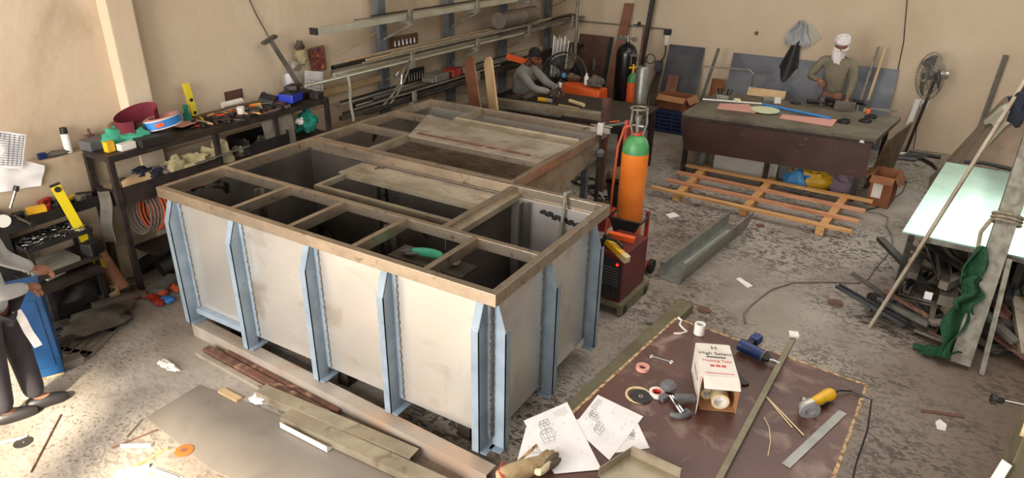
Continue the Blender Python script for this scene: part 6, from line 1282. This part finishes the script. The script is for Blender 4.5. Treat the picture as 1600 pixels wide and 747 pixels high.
# hanging rods bundle and drum fan behind worker
for k in range(9):
    single(MB().bar((-5.45+.03*k, 10.35, .15), (-5.52+.035*k, 10.62, 1.42-.03*(k % 3)), .018, .012), 'aluminium_strip', 'galv' if k % 2 else 'white_plastic', 'thin pale strip in the bundle standing behind the worker', 'metal strip', 'pale strips standing behind the worker')
DF = thing('drum_fan', 'large dark drum fan standing behind the crouching worker', 'fan', (-5.1, 9.85, 0)); c = aty(905, 108, 10.3)
c = aty(882, 118, 10.15); mf = frame(c, c+V(.35, -1, .25))
MB().lathe([(.36, -.08), (.38, -.08), (.38, .08), (.36, .08), (.36, -.08)], mf, 32).build('ring', 'dark_steel', DF, smooth=True)
b = MB()
for r_ in (.10, .20, .29): b.torus((0, 0, 0), r_, .004, mf @ TR(0, 0, .085), 28, 5)
for k in range(16): a_ = 2*pi*k/16; b.path([mf @ V(.03*cos(a_), .03*sin(a_), .09), mf @ V(.37*cos(a_), .37*sin(a_), .08)], .003, 4)
b.build('grille', 'rack_dark', DF)
b = MB()
for k in range(4):
    a0 = 2*pi*k/4+.5
    b.sheet(lambda u, v: mf @ V((.05+.28*u)*cos(a0+(v-.5)*(.4+.6*u)), (.05+.28*u)*sin(a0+(v-.5)*(.4+.6*u)), (v-.5)*.10), 6, 6, .005)
b.lathe([(0, -.05), (.07, -.05), (.07, .05), (0, .07)], mf, 16); b.build('blades', 'black', DF, smooth=True)
MB().lathe([(0, 0), (.04, 0), (.04, .01), (0, .012)], mf @ TR(0, 0, .095), 16).build('badge', 'blue_label', DF)
MB().tube((c.x, c.y+.05, 0), (c.x, c.y+.05, c.z-.36), .03).build('stand', 'dark_steel', DF); MB().box(c.x-.25, c.x+.25, c.y-.15, c.y+.25, 0, .04).build('base', 'dark_steel', DF)
MB().tube((c.x, c.y+.03, c.z), (c.x, c.y+.3, c.z-.03), .10, n=16).build('motor', 'black', DF)
# ================================================================ people
def skinmesh(name, m, nodes, edges, parent, root=0, sub=2, extra=None, flat=None):
    """one continuous tapered surface grown along a skeleton: nodes = [(point, radius or (rx, ry))]"""
    me = bpy.data.meshes.new('skeleton'); me.from_pydata([tuple(WM[parent].inverted() @ Vector(p)) for p, r_ in nodes], edges, [])
    o = bpy.data.objects.new('tmp', me); COL.objects.link(o)
    md = o.modifiers.new('skin', 'SKIN'); md.branch_smoothing = .3; md.use_smooth_shade = True
    if not me.skin_vertices:
        bmx = bmesh.new(); bmx.from_mesh(me); bmx.verts.layers.skin.verify(); bmx.to_mesh(me); bmx.free()
    for i, (p, r_) in enumerate(nodes):
        sv = me.skin_vertices[0].data[i]; sv.radius = r_ if isinstance(r_, tuple) else (r_, r_); sv.use_root = (i == root)
    s2 = o.modifiers.new('sub', 'SUBSURF'); s2.levels = sub; s2.render_levels = sub
    dg = bpy.context.evaluated_depsgraph_get(); dg.update(); out = bpy.data.meshes.new_from_object(o.evaluated_get(dg)); bpy.data.objects.remove(o)
    if extra:                                    # join head, face and hands into the same mesh
        bmx = bmesh.new(); bmx.from_mesh(out); extra.bm.transform(WM[parent].inverted()); tmp = bpy.data.meshes.new('t'); extra.bm.to_mesh(tmp); bmx.from_mesh(tmp); bmx.to_mesh(out); bmx.free(); extra.bm.free()
    out.materials.clear(); out.materials.append(MT[m]); out.shade_smooth()
    r2 = bpy.data.objects.new(name, out); COL.objects.link(r2); r2.parent = parent; WM[r2] = WM[parent]; return r2
def hand_bits(mb, wrist, dirn, palm_n, thumb_side, s=1., curl=.5, grip=None):
    """palm, four unequal bent fingers and a thumb from the side of the palm"""
    f = Vector(dirn).normalized(); n = Vector(palm_n); n = (n-f*n.dot(f)).normalized(); side = f.cross(n)*thumb_side
    w = Vector(wrist)
    mb.path([w-f*.01*s, w+f*.03*s, w+f*.06*s, w+f*.088*s], .030*s, 10, taper=[.75, 1.05, 1.15, .85])
    for i, (off, ln) in enumerate(((.030, .070), (.010, .080), (-.010, .074), (-.029, .058))):
        b0 = w+f*.075*s+side*off*s; d1 = (f+side*off*1.2).normalized(); pts = [b0-d1*.02*s, b0]; d_ = d1; a = curl*(.7+.12*i)
        for sg in (.42, .33, .25):
            d_ = (d_*cos(a)+n*sin(a)).normalized(); pts.append(pts[-1]+d_*ln*s*sg)
        mb.path(pts, .0098*s, 8, taper=[1, 1.05, 1, .92, .7])
    t0 = w+f*.022*s+side*.026*s; t1 = t0+(f*.5+side*.75+n*.25).normalized()*.038*s; t2 = t1+(f*.9+side*.15+n*.4).normalized()*.034*s
    mb.path([t0-side*.01*s, t0, t1, t2], .0115*s, 8, taper=[.9, 1.15, 1, .7])
def head_bits(mb, c, yaw, pitch, s=1., roll=0):
    """skull, jaw, nose, brows, lips, ears; returns the head matrix (x right, y forward, z up)"""
    m = Matrix.Translation(Vector(c)) @ Matrix.Rotation(yaw, 4, 'Z') @ Matrix.Rotation(-pitch, 4, 'X') @ Matrix.Rotation(roll, 4, 'Y') @ Matrix.Diagonal((s, s, s, 1))
    st = len(mb.bm.verts); mb.ball((0, 0, 0), 1, n=28); mb.bm.verts.ensure_lookup_table()
    for v in mb.bm.verts[st:]:
        x, y, z = v.co; wx = .078; wy = .098; wz = .115
        if z < 0: wx *= 1-.32*(-z)**1.3; wy *= 1-.18*(-z)
        if y > 0 and z < .25: wy *= .96
        if y > 0 and -.05 < z < .25 and abs(x) > .15: wy *= .97
        v.co = m @ V(x*wx, y*wy+(-.004 if y > 0 else -.008), z*wz)
    mb.path([m @ V(0, .088, .022), m @ V(0, .103, -.004), m @ V(0, .112, -.022), m @ V(0, .092, -.033)], .011*s, 8, taper=[.6, .8, 1.2, .9])
    for sx in (-1, 1):
        mb.path([m @ V(sx*.012, .092, .030), m @ V(sx*.03, .090, .034), m @ V(sx*.048, .078, .028)], .006*s, 6)
        mb.ball(m @ V(sx*.030, .079, .010), .012*s, n=10)
        st = len(mb.bm.verts); mb.torus((0, 0, 0), .022, .007, Matrix.Rotation(pi/2, 4, 'Y'), 14, 6); mb.bm.verts.ensure_lookup_table()
        for v in mb.bm.verts[st:]: p = v.co.copy(); v.co = m @ V(sx*.079+p.x, -.005+p.y*.75, -.005+p.z*1.3)
    mb.path([m @ V(-.026, .083, -.054), m @ V(0, .092, -.053), m @ V(.026, .083, -.054)], .0065*s, 6)
    mb.path([m @ V(-.022, .081, -.064), m @ V(0, .090, -.065), m @ V(.022, .081, -.064)], .0065*s, 6)
    mb.ball(m @ V(0, .070, -.092), .022*s, n=12)
    return m
# ---- standing man in the white turban
def A(px, py, y): return aty(px, py, y)
P2 = thing('person', 'person in a white turban and face scarf and olive-grey pullover standing behind the workbench', 'person', (-1.09, 11.1, 0))
pel, chest, nk = V(-1.10, 11.12, .90), V(-1.10, 11.10, 1.28), V(-1.10, 11.08, 1.47)
sr, sl = V(-1.30, 11.08, 1.41), V(-.90, 11.08, 1.41); er, el = V(-1.44, 11.02, 1.15), V(-.84, 11.00, 1.13); wr, wl = V(-1.30, 10.90, 1.14), V(-.86, 10.85, .92)
kn = [V(-1.20, 11.08, .48), V(-.99, 11.08, .48)]; an = [V(-1.22, 11.12, .09), V(-.97, 11.12, .09)]; to = [V(-1.24, 10.94, .03), V(-.95, 10.94, .03)]
ex = MB(); hm = head_bits(ex, (-1.10, 11.05, 1.625), pi+.15, .30)
hand_bits(ex, wr, (V(-1.22, 10.88, 1.10)-wr), (0, .6, -.5), -1, 1, .5); hand_bits(ex, wl, V(-.02, -.1, -.3), (-.6, 0, 0), 1, 1, .4)
body_e = [(0, 1), (1, 2), (2, 3), (1, 4), (4, 5), (5, 6), (1, 7), (7, 8), (8, 9), (0, 10), (10, 11), (11, 12), (12, 13), (0, 14), (14, 15), (15, 16), (16, 17)]
def body(parent, m, P, ex):
    nodes = [(P['pel'], (.13, .10)), (P['chest'], (.14, .10)), (P['nk'], .055), (P['head'], .052), (P['sr'], .062), (P['er'], .043), (P['wr'], .027), (P['sl'], .062), (P['el'], .043), (P['wl'], .027),
             (P['hr'], .085), (P['kr'], .058), (P['ar'], .036), (P['tr'], .020), (P['hl'], .085), (P['kl'], .058), (P['al'], .036), (P['tl'], .020)]
    return skinmesh('body', m, nodes, body_e, parent, extra=ex)
def shirt(parent, m, P, hem=None, k=1.):
    nodes = [(P['pel']+(hem or V(0, 0, -.02)), (.175*k, .135*k)), (P['pel'].lerp(P['chest'], .5), (.17*k, .13*k)), (P['chest'], (.18*k, .135*k)), (P['nk']-(P['nk']-P['chest'])*.25, .095*k), (P['nk'], .07*k),
             (P['sr'], .082*k), (P['er'], .060*k), (P['er'].lerp(P['wr'], .9), .042*k), (P['sl'], .082*k), (P['el'], .060*k), (P['el'].lerp(P['wl'], .9), .042*k)]
    return skinmesh('pullover', m, nodes, [(0, 1), (1, 2), (2, 3), (3, 4), (2, 5), (5, 6), (6, 7), (2, 8), (8, 9), (9, 10)], parent)
def trousers(parent, m, P):
    nodes = [(P['pel']+V(0, 0, .03), (.155, .12)), (P['hr'], .108), (P['kr'], .080), (P['ar']+V(0, 0, -.005), .068), (P['hl'], .108), (P['kl'], .080), (P['al']+V(0, 0, -.005), .068)]
    return skinmesh('trousers', m, nodes, [(0, 1), (1, 2), (2, 3), (0, 4), (4, 5), (5, 6)], parent)
def shoes(parent, P, m='black'):
    for a, t in (('ar', 'tr'), ('al', 'tl')):
        d = (P[t]-P[a]); d.z = 0; d.normalize(); a_ = V(P[a].x, P[a].y, .045)
        MB().path([a_-d*.08, a_-d*.02, a_+d*.07-V(0, 0, .005), a_+d*.14-V(0, 0, .012), a_+d*.19-V(0, 0, .018)], .052, 12, taper=[.75, 1.05, 1.0, .85, .45]).build('shoe', m, parent, smooth=True, sub=1)
PP = dict(pel=pel, chest=chest, nk=nk, head=V(-1.10, 11.06, 1.56), sr=sr, sl=sl, er=er, el=el, wr=wr, wl=wl, hr=V(-1.19, 11.12, .82), hl=V(-1.01, 11.12, .82), kr=kn[0], kl=kn[1], ar=an[0], al=an[1], tr=to[0], tl=to[1])
body(P2, 'skin_mid', PP, ex); shirt(P2, 'shirt_olive', PP); trousers(P2, 'trouser_grey', PP); shoes(P2, PP)
b = MB(); st = 0
for k in range(6):
    z = .045+.017*k; rx, ry = .092-.002*abs(k-2)**2, .110-.002*abs(k-2)**2
    b.path([hm @ V(rx*cos(a)*(1-.012*k), -.006+ry*sin(a)*(1-.012*k), z+.012*sin(a*1.0+k*1.1)) for a in [2*pi*i/24 for i in range(24)]], .017, 8, closed=True)
b.ball(hm @ V(0, -.008, .085), 1, (.086, .10, .062), 20, hm.to_3x3().to_4x4()); b.build('turban', 'scarf', P2, smooth=True)
b = MB(); b.sheet(lambda u, v: hm @ V(-.085+.17*u+.02*sin(v*4), .105-.06*(2*u-1)**2+.028*v+.006*sin(u*16+v*3), .005-.30*v-.03*sin(u*3.1)), 14, 16, .008)
b.path([hm @ V(.088*cos(a), -.004+.106*sin(a), -.03) for a in [2*pi*i/20 for i in range(20)]], .018, 8, closed=True).build('face_scarf', 'scarf', P2, smooth=True)
# ---- stooping worker with black hair at the back table
P1_ = thing('person', 'person with black hair and glasses in a grey pullover stooping over the back work table', 'person', (-5.05, 8.7, 0))
Q = dict(pel=V(-5.06, 8.70, .84), chest=V(-5.03, 8.70, 1.13), nk=V(-4.94, 8.70, 1.30), head=V(-4.86, 8.70, 1.37), sr=V(-4.97, 8.53, 1.22), sl=V(-4.97, 8.88, 1.22), er=V(-4.72, 8.50, 1.01), el=V(-4.70, 8.90, 1.02), wr=V(-4.46, 8.58, .98), wl=V(-4.44, 8.76, .99),
         hr=V(-5.06, 8.61, .78), hl=V(-5.06, 8.79, .78), kr=V(-5.0, 8.60, .45), kl=V(-4.99, 8.80, .45), ar=V(-5.08, 8.60, .09), al=V(-5.05, 8.80, .09), tr=V(-4.92, 8.60, .03), tl=V(-4.9, 8.80, .03))
ex = MB(); hm = head_bits(ex, (-4.82, 8.69, 1.425), -pi/2-.35, .75)
hand_bits(ex, Q['wr'], V(.5, .1, -.15), V(.1, .3, -.7), 1, 1, .6); hand_bits(ex, Q['wl'], V(.5, -.12, -.15), V(.1, -.3, -.7), -1, 1, .6)
body(P1_, 'skin_dark', Q, ex); shirt(P1_, 'shirt_grey', Q); trousers(P1_, 'trouser_grey', Q); shoes(P1_, Q)
b = MB(); b.ball((0, 0, 0), 1, n=24); b.bm.verts.ensure_lookup_table()
for v in b.bm.verts:
    x, y, z = v.co; k_ = 1+.04*noise.noise(v.co*9)
    if z < -.15 or (y > .45 and z < .35): k_ *= .90
    v.co = hm @ V(x*.088*k_, y*.104*k_-.014, z*.118*k_+.010)
b.build('hair', 'hair', P1_, smooth=True)
b = MB()
for sx in (-1, 1): b.torus((0, 0, 0), .022, .003, hm @ TR(sx*.030, .100, .008, 0, pi/2), 14, 5); b.path([hm @ V(sx*.052, .098, .012), hm @ V(sx*.08, .05, .012), hm @ V(sx*.082, -.01, .008)], .0035, 5)
b.build('glasses', 'orange_vivid', P1_)
single(MB().tube((-4.42, 8.56, .90), (-4.36, 8.60, 1.06), .02), 'hand_tool', 'rack_dark', 'dark tool held in the hands of the stooping worker', 'tool')
# ---- man at the left edge
P3 = thing('person', 'person in a pale grey shirt and dark trousers standing beside the blue cabinet', 'person', (-4.95, 1.55, 0))
pe = V(-4.80, 1.50, .92)
D = dict(pel=pe, chest=V(-4.78, 1.48, 1.24), nk=V(-4.74, 1.50, 1.46), head=V(-4.71, 1.52, 1.55), sr=V(-4.64, 1.37, 1.38), sl=V(-4.87, 1.63, 1.38), er=V(-4.58, 1.52, 1.05), el=V(-5.00, 1.74, 1.10), wr=V(-4.78, 1.76, .93), wl=V(-5.03, 1.93, .92),
         hr=V(-4.73, 1.43, .84), hl=V(-4.84, 1.57, .84), kr=V(-4.78, 1.43, .47), kl=V(-4.86, 1.62, .48), ar=V(-4.86, 1.42, .09), al=V(-4.84, 1.62, .09), tr=V(-4.80, 1.56, .03), tl=V(-4.78, 1.76, .03))
ex = MB(); hm = head_bits(ex, (-4.69, 1.54, 1.60), -.5, .5)
hand_bits(ex, D['wr'], V(-.25, .5, -.35), V(-.3, -.3, -.5), -1, 1, .45); hand_bits(ex, D['wl'], V(.0, .5, -.3), V(.2, -.3, -.6), 1, 1, .5)
body(P3, 'skin_mid', D, ex); shirt(P3, 'shirt_pale', D, V(0, 0, -.12), 1.02); trousers(P3, 'trouser', D); shoes(P3, D)
b = MB(); b.ball((0, 0, 0), 1, n=20); b.bm.verts.ensure_lookup_table()
for v in b.bm.verts:
    x, y, z = v.co; k_ = .9 if (z < -.1 or (y > .4 and z < .4)) else 1.
    v.co = hm @ V(x*.087*k_, y*.103*k_-.014, z*.118*k_+.010)
b.build('hair', 'hair', P3, smooth=True)
b = MB(); b.sheet(lambda u, v: (-4.70+.01*sin(v*8), 1.60+.05*u+.05*v, .84-.30*v), 3, 10, .006); b.build('shirt_tail', 'scarf', P3, smooth=True)
